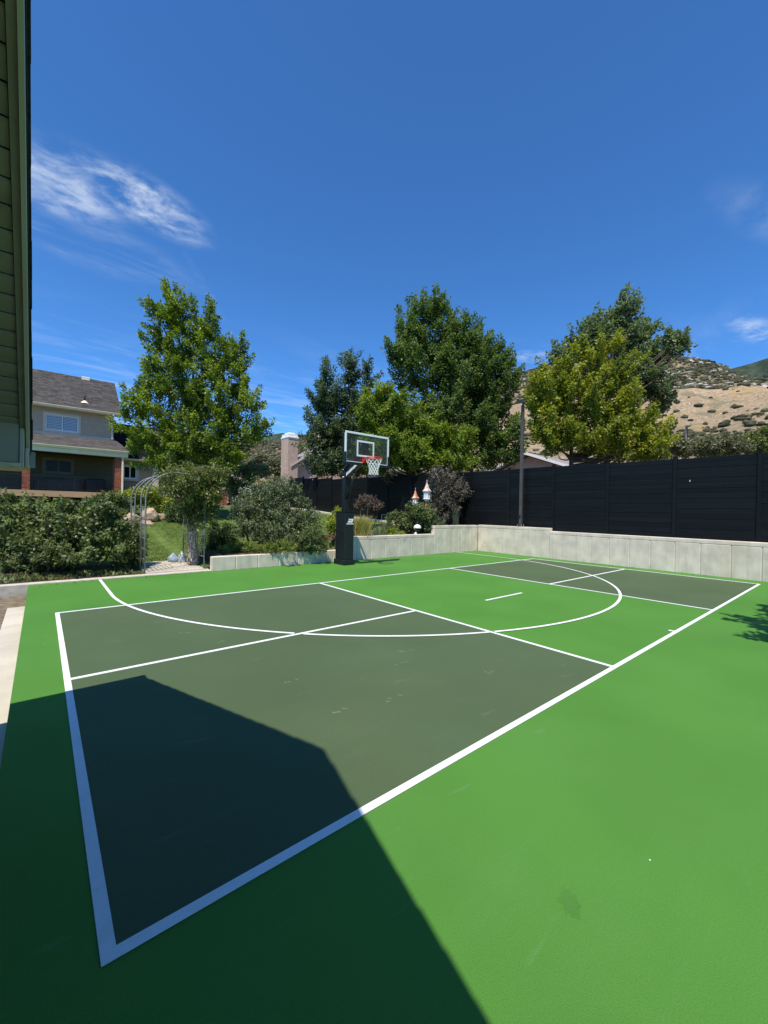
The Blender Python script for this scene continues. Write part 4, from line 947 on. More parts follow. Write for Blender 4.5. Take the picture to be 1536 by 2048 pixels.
# ------------------------------------------------------------------ foliage
def unit(a): return a/np.maximum(np.linalg.norm(a, axis=1, keepdims=True), 1e-9)
def foliage(name, lobes, ncl, per, leaf, clen, crad, mat, parent, seed, up=0.8, bias=0.0, yellow=0.0, shell=0.45, aspect=0.62, droop=0.15, back=0.15):
    """leaves set along short twigs that grow out of the crown's lobes; returns the twig bases"""
    r = np.random.default_rng(seed); Lb = np.array(lobes, float)
    w = (Lb[:, 3]*(Lb[:, 3]+2*Lb[:, 4]))**0.9; idx = r.choice(len(Lb), ncl, p=w/w.sum())
    d = unit(r.normal(size=(ncl, 3))); rr = shell+(1.0-shell)*r.uniform(0, 1, ncl)**0.7
    R3 = np.stack([Lb[idx, 3], Lb[idx, 3], Lb[idx, 4]], 1)
    base = Lb[idx, :3]+d*R3*rr[:, None]*0.92
    cd = unit(d*0.7+np.array([0, 0, up])+r.normal(size=(ncl, 3))*0.25)
    cl = clen*r.uniform(.6, 1.3, ncl); ct = np.clip(r.normal(0.42+bias, 0.20, ncl)+yellow*(r.uniform(0, 1, ncl) < 0.16), 0, 1)
    base = base-cd*(cl*back)[:, None]
    k = np.repeat(np.arange(ncl), per); n = len(k)
    t = r.uniform(0, 1, n); off = r.normal(size=(n, 3)); rad_ = crad*(1-0.55*t)*np.sqrt(r.uniform(0, 1, n))
    c = base[k]+cd[k]*(cl[k]*t)[:, None]+unit(off)*rad_[:, None]
    a = unit(unit(off)*0.8+cd[k]*0.5+r.normal(size=(n, 3))*0.5-np.array([0, 0, droop]))
    nm = unit(np.array([-.12, -.08, .95])+d[k]*0.45+r.normal(size=(n, 3))*0.55); b = unit(np.cross(nm, a)); nm = np.cross(a, b)
    s = (leaf*r.uniform(.65, 1.25, n))[:, None]
    fold = r.uniform(.05, .30, n)[:, None]
    V = np.empty((n, 4, 3)); V[:, 0] = c; V[:, 1] = c+s*(.45*a+b*aspect/2+nm*fold*aspect*.5); V[:, 2] = c+s*a-nm*s*.10; V[:, 3] = c+s*(.45*a-b*aspect/2+nm*fold*aspect*.5)
    i0 = np.arange(n)*4
    F = np.stack([i0, i0+1, i0+2, i0, i0+2, i0+3], 1).ravel()
    tint = np.clip(ct[k]+r.normal(0, .13, n)+0.12*(t-.5), 0, 1)
    o = np_mesh(name, V.reshape(-1, 3), F, 3, mat, parent, tint=np.repeat(tint, 4), kind='stuff')
    return base, cd, cl
def limbs(root, base, trunk_pts, trunk_r, seed, mat, every=3, rmin=0.012, r0=0.06):
    r = random.Random(seed); T = [Vector(q) for q in trunk_pts]
    m = MB(); m.tube(T, trunk_r, 9); m.build('trunk', mat, root, smooth=True)
    m = MB(); zlo, zhi = T[0].z, T[-1].z
    for i in range(0, len(base), every):
        q = Vector(base[i])
        if q.z < lerp(zlo, zhi, .42): continue
        h = lerp(zlo, zhi, 0.25)+max(0, (q.z-zlo)-1.0*math.hypot(q.x-T[-1].x, q.y-T[-1].y)*0.9)*0.8
        h = min(max(h, lerp(zlo, zhi, .3))+r.uniform(-.1, .18)*(zhi-zlo)*.5, zhi-.05); f = (h-zlo)/(zhi-zlo)*(len(T)-1); j = min(int(f), len(T)-2)
        s = T[j].lerp(T[j+1], f-j); mid = s.lerp(q, 0.55)+Vector((r.uniform(-.15, .15), r.uniform(-.15, .15), -0.10*(q-s).length))
        L_ = (q-s).length; ra = min(r0, 0.018*L_+0.01)
        m.tube([s, s.lerp(mid, .5)+Vector((0, 0, -.03*L_)), mid, mid.lerp(q, .5)+Vector((0, 0, .02*L_)), q], [ra, ra*.8, ra*.6, ra*.42, rmin], 5, caps=False)
    tag(m.build('limbs', mat, root, smooth=True), kind='stuff')
def tree(label, cat, lobes, base_xy, z0, trunk_top, ncl, per, leaf, clen, crad, mat, seed, group=None, tr=0.2, name='maple_tree', barkm=None, lean=(0, 0), **kw):
    root = thing(name, label, cat, (base_xy[0], base_xy[1], z0), group)
    b, d, l_ = foliage('crown', lobes, ncl, per, leaf, clen, crad, mat, root, seed, back=0.45, **kw)
    n = 7; pts = [(base_xy[0]+lean[0]*i/n+0.06*math.sin(i*1.7+seed), base_xy[1]+lean[1]*i/n+0.06*math.cos(i*1.3+seed), lerp(z0-.15, trunk_top, i/n)) for i in range(n+1)]
    limbs(root, b, pts, [tr*(1.25 if i == 0 else 1-.85*i/n) for i in range(n+1)], seed, barkm or M['bark'], every=max(1, ncl//110))
    return root
def shrub(label, cat, lobes, ncl, per, leaf, clen, crad, mat, seed, group=None, name='shrub', stems=10, stem_mat=None, z0=None, **kw):
    cx = sum(q[0] for q in lobes)/len(lobes); cy = sum(q[1] for q in lobes)/len(lobes)
    zb = terr(cx, cy) if z0 is None else z0
    root = thing(name, label, cat, (cx, cy, zb), group)
    b, d, l_ = foliage('foliage', lobes, ncl, per, leaf, clen, crad, mat, root, seed, **kw)
    if stems:
        r = random.Random(seed); m = MB()
        xs = [q[0] for q in lobes]; span = max(xs)-min(xs)
        for i in range(stems):
            q = Vector(b[r.randrange(len(b))]); gx = lerp(cx, q.x, .6)+r.uniform(-.05, .05); gy = lerp(cy, q.y, .5)
            gz = terr(gx, gy)-.05 if z0 is None else z0-.05
            s = Vector((gx, gy, gz)); md = s.lerp(q, .5)+Vector((r.uniform(-.08, .08), r.uniform(-.08, .08), .05))
            m.tube([s, md, q], [0.018, 0.013, 0.006], 5, caps=False)
        tag(m.build('stems', stem_mat or M['bark'], root, smooth=True), kind='stuff')
    return root
FOL = {
    'LT': [(4.59, 20.09, 11.18, 0.83, 0.88), (5.45, 19.47, 10.52, 1.03, 1.17), (3.94, 20.83, 10.72, 0.54, 0.68), (4.15, 21.2, 9.94, 0.64, 0.54), (4.56, 20.26, 9.27, 1.17, 0.98), (5.98, 18.84, 10.41, 0.39, 0.98), (6.01, 18.95, 9.31, 1.03, 1.17), (7.41, 18.82, 9.21, 0.44, 1.03), (6.83, 18.75, 8.22, 1.03, 0.98), (5.03, 19.83, 7.82, 1.42, 1.17), (3.89, 21.13, 7.98, 0.78, 0.64), (3.61, 21.75, 7.57, 0.59, 0.34), (6.32, 18.67, 6.87, 1.66, 1.27), (4.75, 20.4, 6.34, 1.61, 1.13), (3.28, 21.13, 6.55, 0.68, 0.83), (7.36, 17.64, 6.9, 0.73, 0.98), (7.36, 18.34, 5.43, 1.27, 1.03), (5.67, 19.36, 4.9, 1.91, 1.03), (4.17, 20.81, 4.86, 1.22, 0.88), (3.69, 21.54, 3.91, 0.73, 0.59), (4.69, 20.25, 3.77, 1.27, 0.64), (6.47, 18.77, 4.13, 1.37, 0.78), (7.81, 17.36, 5.4, 0.44, 0.44), (2.98, 21.05, 5.52, 0.54, 0.64), (3.31, 21.72, 4.71, 0.39, 0.54)],
    'MT': [(15.29, 23.25, 11.23, 0.53, 1.06), (16.37, 22.07, 11.61, 0.57, 1.13), (17.26, 21.0, 10.79, 0.43, 1.28), (15.54, 22.78, 9.75, 1.35, 1.17), (16.84, 21.73, 9.43, 1.35, 1.35), (14.97, 23.64, 9.37, 0.92, 0.99), (15.47, 23.08, 7.61, 1.7, 1.35), (16.68, 21.74, 6.94, 1.7, 1.52), (14.78, 23.42, 6.18, 1.06, 0.99), (15.25, 23.28, 4.84, 1.63, 0.78), (16.51, 22.02, 4.81, 1.84, 0.92), (17.5, 21.3, 5.89, 1.35, 1.35)],
    'CT': [(17.23, 15.2, 13.68, 1.06, 0.88), (16.47, 16.01, 12.84, 1.17, 1.12), (17.56, 15.1, 12.28, 1.7, 1.41), (18.68, 13.68, 11.97, 1.35, 1.12), (15.94, 16.32, 11.01, 1.06, 0.94), (19.64, 13.34, 11.1, 1.23, 1.12), (20.46, 12.55, 10.25, 1.06, 0.94), (16.65, 15.31, 9.92, 1.94, 1.64), (18.44, 13.77, 9.38, 2.29, 1.7), (20.2, 12.87, 8.54, 1.53, 1.41), (17.97, 14.05, 7.02, 2.58, 1.7), (19.84, 12.6, 6.48, 1.64, 1.64), (17.22, 14.93, 5.53, 2.29, 1.23), (19.15, 13.12, 5.05, 2.29, 0.94), (17.85, 14.47, 10.68, 1.76, 1.47), (18.96, 13.28, 10.13, 1.47, 1.17), (20.53, 11.79, 9.49, 0.59, 0.65), (20.69, 11.66, 5.18, 0.65, 0.76), (21.17, 11.7, 6.8, 0.41, 0.88)],
    'YT': [(13.64, 15.26, 7.7, 0.79, 0.58), (13.13, 15.23, 6.64, 0.79, 0.95), (14.18, 14.25, 6.93, 1.1, 0.95), (15.23, 13.42, 5.64, 1.1, 0.84), (13.6, 14.74, 5.34, 1.31, 1.1), (14.82, 13.71, 4.53, 1.47, 0.84), (13.58, 15.09, 4.15, 0.89, 0.58), (16.45, 12.4, 5.15, 1.1, 0.95), (16.18, 12.46, 4.14, 1.21, 0.47)],
    'RB': [(20.76, 5.84, 11.32, 0.67, 0.72), (20.37, 6.83, 10.56, 0.86, 0.79), (19.58, 6.87, 9.72, 1.1, 0.67), (21.07, 5.99, 10.04, 0.91, 0.79), (18.77, 7.74, 9.1, 0.62, 0.52), (22.07, 5.42, 10.61, 0.33, 0.43), (21.95, 5.62, 9.77, 0.48, 0.48), (22.17, 4.24, 9.79, 0.38, 0.57), (23.36, 4.78, 10.14, 0.33, 0.21), (22.64, 5.29, 9.02, 0.52, 0.38), (22.2, 5.11, 7.87, 0.86, 0.67), (22.62, 4.85, 7.17, 0.52, 0.67), (21.08, 5.95, 8.56, 1.43, 0.95), (22.17, 5.31, 9.42, 0.52, 0.57), (22.78, 5.22, 9.36, 0.48, 0.48), (22.31, 4.03, 9.56, 0.33, 0.38), (21.85, 6.18, 10.6, 0.38, 0.43)],
    'RF': [(17.43, 5.66, 8.31, 0.93, 0.55), (17.87, 5.35, 7.69, 1.09, 0.88), (16.55, 6.88, 7.65, 0.8, 0.69), (15.88, 7.03, 6.62, 0.88, 0.9), (16.99, 6.39, 6.44, 1.39, 1.18), (18.4, 5.46, 6.47, 1.18, 1.09), (15.55, 6.93, 5.36, 0.67, 0.8), (16.34, 6.54, 4.74, 1.14, 0.55), (17.34, 5.78, 5.06, 1.39, 0.88), (18.85, 4.98, 5.43, 1.18, 0.88), (19.59, 4.21, 5.03, 0.76, 0.67), (18.5, 4.86, 4.42, 1.3, 0.42), (19.32, 4.19, 4.36, 0.72, 0.29)],
    'SHRUB': [(-0.35, 11.35, 0.88, 0.77, 0.61), (0.42, 10.63, 1.05, 0.89, 0.55), (0.99, 9.82, 1.21, 0.42, 0.41), (-0.08, 10.75, 0.51, 0.89, 0.46), (0.38, 9.93, 0.56, 0.66, 0.37), (-0.87, 11.27, 1.51, 0.21, 0.31), (-0.3, 10.93, 1.57, 0.16, 0.17), (0.23, 10.46, 1.54, 0.14, 0.15), (1.17, 9.8, 0.95, 0.26, 0.26), (-0.69, 11.3, 0.32, 0.47, 0.33)],
    'ARCHL': [(1.62, 10.6, 0.48, 0.29, 0.39), (1.75, 10.5, 0.93, 0.13, 0.39), (1.51, 10.69, 0.11, 0.31, 0.21), (1.84, 10.41, 0.33, 0.1, 0.31)],
    'VINE': [(2.74, 9.55, 2.18, 0.68, 0.42), (2.43, 10.06, 2.22, 0.34, 0.24), (2.8, 9.96, 2.46, 0.39, 0.21), (3.32, 9.39, 2.41, 0.29, 0.29), (3.12, 9.35, 2.01, 0.32, 0.45), (3.09, 9.81, 1.68, 0.53, 0.34), (2.87, 9.84, 1.35, 0.21, 0.24), (3.12, 9.43, 1.42, 0.21, 0.34)],
    'HEDGE': [(3.96, 10.86, 0.83, 0.45, 0.39), (3.79, 11.0, 0.49, 0.3, 0.3), (4.13, 10.71, 0.5, 0.33, 0.27)],
    'BIG': [(5.5, 10.79, 1.82, 0.84, 0.58), (4.95, 11.12, 1.56, 0.55, 0.58), (5.86, 10.72, 2.14, 0.71, 0.39), (6.16, 10.05, 1.51, 0.58, 0.58), (5.37, 10.48, 1.09, 1.07, 0.55), (4.87, 11.26, 0.99, 0.39, 0.45), (6.6, 10.06, 1.12, 0.39, 0.45), (5.69, 10.1, 0.7, 0.9, 0.32), (5.15, 10.88, 2.24, 0.32, 0.23)],
    'BACKB': [(8.01, 20.14, 3.11, 0.81, 0.7), (8.72, 19.54, 3.54, 0.7, 0.43), (7.6, 20.48, 2.7, 0.38, 0.38)],
    'COVER': [(3.92, 10.03, 0.42, 0.34, 0.13), (4.43, 9.76, 0.46, 0.43, 0.14), (4.76, 9.28, 0.47, 0.31, 0.14), (5.12, 8.94, 0.53, 0.37, 0.18), (3.61, 10.33, 0.16, 0.2, 0.17)],
    'COVER2': [(5.81, 9.17, 0.63, 0.39, 0.27), (6.21, 8.84, 0.56, 0.33, 0.21), (6.04, 8.99, 0.89, 0.39, 0.18)],
    'YUP': [(7.12, 9.38, 1.21, 0.23, 0.36), (7.22, 9.3, 1.49, 0.16, 0.19), (7.03, 9.46, 0.94, 0.16, 0.16)],
    'LAV': [(9.11, 9.54, 0.66, 0.3, 0.39), (9.0, 9.63, 0.36, 0.25, 0.14)],
    'YSM': [(9.6, 9.52, 0.71, 0.26, 0.29), (9.83, 9.33, 0.57, 0.26, 0.26)],
    'ROUND': [(11.36, 10.09, 1.18, 0.6, 0.52), (11.35, 9.63, 1.48, 0.44, 0.36), (10.99, 10.34, 0.91, 0.32, 0.36), (11.68, 9.48, 1.05, 0.32, 0.36), (11.14, 10.0, 1.63, 0.24, 0.2)],
    'TWIG': [(11.13, 12.94, 1.98, 0.5, 0.27), (11.4, 12.72, 1.83, 0.36, 0.23), (10.91, 13.12, 1.81, 0.27, 0.27)],
    'PURP': [(13.79, 10.64, 2.93, 0.71, 0.53), (13.46, 10.54, 2.33, 0.53, 0.53), (13.97, 10.42, 2.38, 0.67, 0.58), (13.45, 10.31, 1.71, 0.67, 0.53), (14.27, 10.09, 2.61, 0.36, 0.27), (13.19, 10.73, 3.26, 0.22, 0.18)],
    'ROSE': [(10.71, 10.81, 1.29, 0.2, 0.18), (10.83, 10.71, 1.46, 0.12, 0.12)],
    'LOWG': [(12.19, 9.56, 1.09, 0.28, 0.16), (11.96, 9.76, 0.92, 0.24, 0.12)],
    'SCR1': [(35.4, 7.61, 6.57, 1.03, 0.59), (36.1, 7.01, 6.44, 0.81, 0.44)],
    'SCR2': [(34.99, 5.33, 6.36, 1.51, 0.68), (35.91, 4.56, 6.25, 1.23, 0.55)],
    'SCR3': [(39.89, 3.84, 6.87, 1.25, 0.73), (40.44, 3.37, 7.36, 0.73, 0.66)],
    'SCR4': [(42.97, 5.17, 7.65, 1.21, 0.48)],
    'SCR5': [(19.08, 40.89, 6.11, 1.43, 0.77), (20.14, 40.0, 5.86, 1.32, 0.66), (18.23, 41.6, 6.63, 0.88, 0.77)],
}
G = 'maples growing beyond the black fence'
tree('tall bright green maple on the lawn in front of the two-storey house', 'tree', FOL['LT'], (5.9, 19.6), terr(5.9, 19.6), 8.6, 470, 170, 0.128, 1.1, 0.24, L['maple_bright'], 21, tr=0.24, yellow=0.38, lean=(-.5, .2))
tree('blue-green spiky-topped tree beyond the fence left of the backboard', 'tree', FOL['MT'], (16.9, 22.6), 0.95, 9.5, 420, 120, 0.16, 1.2, 0.31, L['maple_blue'], 22, tr=0.22, name='tree', bias=0.0)
tree('tallest dense dark green maple beyond the fence, left of the light pole', 'tree', FOL['CT'], (18.2, 14.4), 0.95, 11.5, 800, 145, 0.148, 1.15, 0.30, L['maple_dark'], 23, G, tr=0.28, bias=0.02)
tree('lower yellow-green maple leaning over the fence behind the backboard', 'tree', FOL['YT'], (15.6, 15.0), 0.95, 5.6, 440, 100, 0.142, 0.75, 0.30, L['maple_bright'], 24, G, tr=0.17, bias=.05, yellow=0.1)
tree('open blue-green tree with spreading top branches behind the yellow maple', 'tree', FOL['RB'], (19.8, 6.2), 0.95, 8.3, 400, 84, 0.145, 0.8, 0.26, L['silver_blue'], 25, tr=0.2, name='tree', bias=0.08)
tree('wide yellow-green maple beyond the fence right of the light pole', 'tree', FOL['RF'], (17.3, 6.6), 0.95, 6.8, 440, 135, 0.118, 0.9, 0.20, L['maple_yellow'], 26, G, tr=0.16, yellow=0.22)
# a tree just outside the frame at right: its outer branches shade the court edge
tree('tree standing beside the court whose branch tips shade the court edge', 'tree', [(6.2, -2.33, 4.0, 0.44, 0.24), (5.8, -2.03, 4.05, 0.46, 0.11), (6.75, -2.38, 4.2, 0.83, 0.5), (6.05, -2.83, 4.1, 0.5, 0.33), (7.15, -3.18, 4.9, 1.21, 0.88), (7.85, -2.68, 4.6, 0.88, 0.55)],
     (7.4, -3.7), 0.0, 5.0, 190, 52, 0.13, 0.5, 0.16, L['shade'], 27, tr=0.12, name='tree')
# shrubs and bedding
shrub('big broad-leaved green shrub along the kerb at the left edge', 'shrub', FOL['SHRUB'], 520, 44, 0.085, 0.28, 0.13, L['shrub'], 31, stems=26, up=.6, shell=.3, aspect=.68)
shrub('small leafy shrub climbing the left foot of the iron arch', 'shrub', FOL['ARCHL'], 130, 30, 0.06, 0.2, 0.09, L['shrub'], 32, stems=8)
shrub('clipped dark green bush between the arch and the large grey-green bush', 'bush', FOL['HEDGE'], 190, 40, 0.05, 0.14, 0.09, L['hedge'], 33, stems=6)
shrub('large grey-green bush with small leaves behind the low wall', 'bush', FOL['BIG'], 700, 44, 0.062, 0.30, 0.11, L['shrub_grey'], 34, stems=24, shell=.35, bias=.05)
shrub('dark leafy bush behind the large grey-green bush, beside the black bin', 'bush', FOL['BACKB'], 170, 40, 0.11, 0.35, 0.18, L['shrub_grey'], 35, bias=.15, stems=8)
shrub('bright lime green ground cover spilling along the top of the low wall', 'plant', FOL['COVER'], 260, 36, 0.035, 0.09, 0.06, L['cover'], 36, stems=0, name='ground_cover_plant')
shrub('low olive green plant at the right end of the low wall, left of the hoop', 'plant', FOL['COVER2'], 190, 36, 0.045, 0.13, 0.07, L['shrub'], 37, stems=6)
shrub('upright chartreuse plant just left of the hoop pad', 'plant', FOL['YUP'], 100, 34, 0.055, 0.18, 0.08, L['yellow'], 38, stems=8, up=1.2)
shrub('grey-blue rounded plant right of the straw-coloured grass', 'plant', FOL['LAV'], 120, 44, 0.04, 0.20, 0.05, L['lavender'], 39, stems=6, up=1.5, aspect=.3)
shrub('small yellow-green plant between the grey-blue plant and the round bush', 'plant', FOL['YSM'], 90, 36, 0.042, 0.14, 0.06, L['yellow'], 40, stems=4, up=1.2)
shrub('round glossy green bush below the two birdhouses', 'bush', FOL['ROUND'], 300, 36, 0.085, 0.22, 0.12, L['shrub'], 41, stems=12, bias=.05)
shrub('bronze-brown twiggy shrub against the fence right of the hoop pole', 'shrub', FOL['TWIG'], 150, 34, 0.055, 0.18, 0.10, L['bronze'], 42, stems=18, stem_mat=M['twig'])
shrub('tall purple-brown shrub in front of the fence beside the birdhouses', 'shrub', FOL['PURP'], 300, 34, 0.085, 0.42, 0.15, L['purple'], 43, stems=22, shell=.3)
shrub('low tufty green plant on the bed under the purple-brown shrub', 'plant', FOL['LOWG'], 60, 36, 0.06, 0.2, 0.06, L['lavender'], 44, stems=0, up=1.6, aspect=.2)
SG = 'scrub oaks beyond the fence'
shrub('scrub oak bush over the fence just right of the yellow-green maple', 'bush', FOL['SCR1'], 150, 40, 0.15, 0.5, 0.25, L['scrub_oak'], 45, SG, 'scrub_oak', 5, z0=.95)
shrub('wide scrub oak bush over the fence below the bare tan slope', 'bush', FOL['SCR2'], 230, 40, 0.15, 0.5, 0.25, L['scrub_oak'], 46, SG, 'scrub_oak', 5, z0=.95)
shrub('rightmost scrub oak bush over the fence at the picture edge', 'bush', FOL['SCR3'], 200, 40, 0.16, 0.5, 0.25, L['vine'], 47, SG, 'scrub_oak', 5, z0=.95, bias=.12)
shrub('low scrub oak bush behind the other two at the right', 'bush', FOL['SCR4'], 110, 40, 0.16, 0.5, 0.25, L['scrub_oak'], 48, SG, 'scrub_oak', 5, z0=.95)
shrub('far hedge of mixed green bushes left of the brick chimney', 'bush', FOL['SCR5'], 230, 40, 0.22, 0.6, 0.35, L['scrub_oak'], 49, None, 'bush', 5, z0=1.2)
# rose with blooms
rose = shrub('small rose bush with cream blooms in front of its green trellis', 'rose bush', FOL['ROSE'], 50, 26, 0.055, 0.16, 0.07, L['shrub'], 50, name='rose_bush', stems=8)
rc_ = ORG[rose.name]
for i, (dx, dy, dz) in enumerate(((-.08, -.05, .52), (.03, -.06, .66), (.10, -.02, .44), (-.02, -.1, .36))):
    m = MB()
    for j in range(4): m.lathe((rc_.x+dx, rc_.y+dy, rc_.z+dz-.02+j*.008), [(.012+.012*j, .0), (.038-.006*j, .018), (.030-.006*j, .03)], 9)
    m.build('bloom', M['petal'], rose)
# white blossom and the blossom shrub
m = MB(); r = random.Random(3)
bl = FOL['BIG'][8]
for i in range(120):
    c = (5.55+r.gauss(0, .16), 12.55+r.gauss(0, .2), 2.22+r.gauss(0, .08)); m.lathe(c, [(.006, 0), (.028, .012), (.012, .02)], 6)
bigbush = [o for o in bpy.data.objects if o.get('label', '').startswith('large grey-green')][0]
tag(m.build('blossoms', M['petal_white'], bigbush), kind='stuff')

def blades(name, n, fx, fz, hgt, wid, spread, mat, parent=None, seed=0, kind='stuff', arch=0.5):
    r = np.random.default_rng(seed); P = np.array([fx(r) for _ in range(n)]); z = np.array([fz(x, y) for x, y in P])
    a = r.uniform(0, 2*np.pi, n); dx = np.stack([np.cos(a), np.sin(a)], 1); h = hgt*r.uniform(.55, 1.15, n); s = spread*r.uniform(.2, 1, n)
    V = np.empty((n, 5, 3)); pr = np.stack([-np.sin(a), np.cos(a)], 1)*wid*.5
    for j, (o, sg) in enumerate(((0, -1), (0, 1), (.55, -.8), (.55, .8), (1, 0))):
        rr = (o**1.6)*s; V[:, j, 0] = P[:, 0]+dx[:, 0]*rr+pr[:, 0]*sg; V[:, j, 1] = P[:, 1]+dx[:, 1]*rr+pr[:, 1]*sg; V[:, j, 2] = z+h*(o if o < 1 else 1-arch*.25)
    i0 = np.arange(n)*5; F = np.stack([i0, i0+1, i0+3, i0, i0+3, i0+2, i0+2, i0+3, i0+4], 1).ravel()
    t = np.clip(r.normal(.45, .22, n), 0, 1)
    return np_mesh(name, V.reshape(-1, 3), F, 3, mat, parent, tint=np.repeat(t, 5), kind=kind)
def tuft(label, x, y, z, n, h, w, spread, base_r, mat, seed, name='ornamental_grass', cat='grass clump', group=None):
    t = thing(name, label, cat, (x, y, z), group)
    blades('blades', n, lambda r: (x+r.normal(0, base_r), y+r.normal(0, base_r)), lambda a, b: z-.02, h, w, spread, mat, t, seed); return t
tuft('fountain of straw-coloured ornamental grass just right of the hoop pad', 8.15, 9.42, 0.72, 1100, 0.80, 0.016, 0.50, 0.11, L['straw'], 61)
tuft('small straw-coloured grass sprout on the wall top', 10.1, 9.42, 0.72, 90, 0.24, 0.010, 0.06, 0.03, L['straw'], 62)
tuft('green upright grass clump on the wall beside the purple-brown shrub', 13.45, 9.75, 1.0, 160, 0.95, 0.016, 0.22, 0.05, L['lavender'], 63)
tuft('grassy green clump between the yellow-green plant and the round bush', 9.75, 9.75, 0.72, 260, 0.48, 0.014, 0.16, 0.12, L['hedge'], 64)
tuft('dark green grass clump at the foot of the hoop pad on the wall', 7.75, 9.45, 0.72, 220, 0.33, 0.012, 0.15, 0.09, L['hedge'], 65)
# lawn blades where the lawn is seen, and weeds in the shaded bed
def lawn_xy(r):
    q = r.uniform()
    if q < .75: return (r.uniform(1.2, 5.2), 9.4+13*r.uniform()**1.3)
    return (r.uniform(5.5, 13.9), r.uniform(11.2, 24))
tag(blades('grass', 42000, lawn_xy, lambda x, y: terr(x, y)-.005, 0.055, 0.011, 0.04, L['blade'], None, 66), 'short green lawn grass behind the arch and the beds', 'grass')
blades_w = blades('weeds', 2600, lambda r: (r.uniform(-4, 1.5), r.uniform(9.33, 10.2)), lambda x, y: terr(x, y)-.005, 0.11, 0.035, 0.09, L['shrub'], None, 67); tag(blades_w, 'dark creeping ground cover under the big shrub along the kerb', 'ground cover')
# bark chips
def chips(name, n, fx, seed, mat, label):
    r = np.random.default_rng(seed); V = []; F = []
    for i in range(n):
        x, y = fx(r); z = terr(x, y)+.028; a = r.uniform(0, 6.28); l_, w_ = r.uniform(.02, .055), r.uniform(.008, .02); t = r.uniform(-.02, .02)
        c, s = math.cos(a), math.sin(a); k = len(V)
        for (u, v) in ((-l_, -w_), (l_, -w_), (l_, w_), (-l_, w_)): V.append((x+u*c-v*s, y+u*s+v*c, z+(u/l_)*t))
        for (u, v) in ((-l_, -w_), (l_, -w_), (l_, w_), (-l_, w_)): V.append((x+u*c-v*s, y+u*s+v*c, z+(u/l_)*t-.008))
        F += [k, k+1, k+2, k+3, k, k+4, k+5, k+1, k+1, k+5, k+6, k+2, k+2, k+6, k+7, k+3, k+3, k+7, k+4, k]
    return tag(np_mesh(name, V, F, 4, mat, kind='stuff'), label, 'mulch')
M['chip'] = material('bark_chip', (0.15, 0.088, 0.058), 0.95, 0.3, 30, island=0.45)
chips('bark_chips', 3200, lambda r: (r.uniform(3.2, 13.8), r.uniform(9.32, 10.6)), 68, M['chip'], 'brown bark chips on the beds above the concrete walls')

def dry_leaves(n, seed):
    r = random.Random(seed); m = MB()
    for i in range(n):
        q = r.random()
        if q < .5: x, y = r.uniform(3.3, 13.9), 9.03-abs(r.gauss(0, .05))
        elif q < .8: x, y = 14.07-abs(r.gauss(0, .05)), r.uniform(1, 8.9)
        else: x, y = r.uniform(-.2, 3.2), 9.03-abs(r.gauss(0, .12))
        a = r.uniform(0, 6.28); s = r.uniform(.012, .03); c, sn = math.cos(a)*s, math.sin(a)*s; z = .004
        m.add([(x-c, y-sn, z), (x+sn*.5, y-c*.5, z+.008), (x+c, y+sn, z+.003), (x-sn*.5, y+c*.5, z+.010)], [(0, 1, 2, 3)])
    return m.build('dry_leaves', M['chip'], kind='stuff')
tag(dry_leaves(260, 9), 'small dry leaves blown along the foot of the concrete walls', 'leaves')

# ------------------------------------------------------------------ iron garden arch with its vine
ar = thing('garden_arch', 'grey iron garden arch over the concrete path with ladder sides', 'garden arch', (2.4, 9.35, 0.03))
AX0, AX1, SPR, TOP = 1.72, 3.06, 1.80, 2.46
def arch_path(y, n=20):
    pts = [(AX0, y, terr(AX0, y)-.03), (AX0, y, 1.0), (AX0, y, SPR)]; cx, hw = (AX0+AX1)/2, (AX1-AX0)/2
    for k in range(1, n):
        t = math.pi*(1-k/n); pts.append((cx+hw*math.cos(t), y, SPR+(TOP-SPR)*math.sin(t)))
    return pts+[(AX1, y, SPR), (AX1, y, 1.0), (AX1, y, terr(AX1, y)-.03)]
AY = (9.33, 9.93, 10.75, 11.35)
for y in AY: tube('arch_rail', M['grey_iron'], ar, arch_path(y), 0.018, 7)
for ya, yb in ((AY[0], AY[1]), (AY[2], AY[3])):
    for x in (AX0, AX1):
        for z in frange(0.35, 1.85, 0.25): tube('rung', M['grey_iron'], ar, [(x, ya, z), (x, yb, z)], 0.009, 6)
    for dy in (.33, .66): 
        for x in (AX0, AX1): tube('lattice_bar', M['grey_iron'], ar, [(x, lerp(ya, yb, dy), 0.32), (x, lerp(ya, yb, dy), 1.62)], 0.007, 6)
vt = thing('vine', 'old vine with flaking pale trunk and bushy olive top climbing the right of the arch', 'vine', (3.02, 10.1, terr(3.02, 10.1)))
vb, vd, vl = foliage('foliage', FOL['VINE'], 520, 34, 0.06, 0.26, 0.11, L['vine'], vt, 71, bias=.1, shell=.3, up=.5)
rr_ = random.Random(6); zt = terr(3.02, 10.1)
for i in range(5):
    a = i*1.26; pts = []
    for j in range(9):
        t = j/8; tw = a+t*3.4; q = 0.075*(1-.35*t)+(.06 if j == 0 else 0)
        pts.append((lerp(3.03, 2.92, t)+q*math.cos(tw)+.02*math.sin(j*2+i), 10.12+q*math.sin(tw), zt-.05+t*(1.15+.1*i)))
    m = MB(); m.tube(pts, [0.075-.004*j+.012*rr_.uniform(-1, 1) for j in range(9)], 8); m.build('trunk', M['flaky_bark'], vt, smooth=True)
m = MB()
for i in range(0, 420, 9):
    q = Vector(vb[i]); s = Vector((2.93, 10.12, 1.25+rr_.uniform(-.1, .25))); m.tube([s, s.lerp(q, .5)+Vector((0, 0, .08)), q], [.02, .014, .006], 5, caps=False)
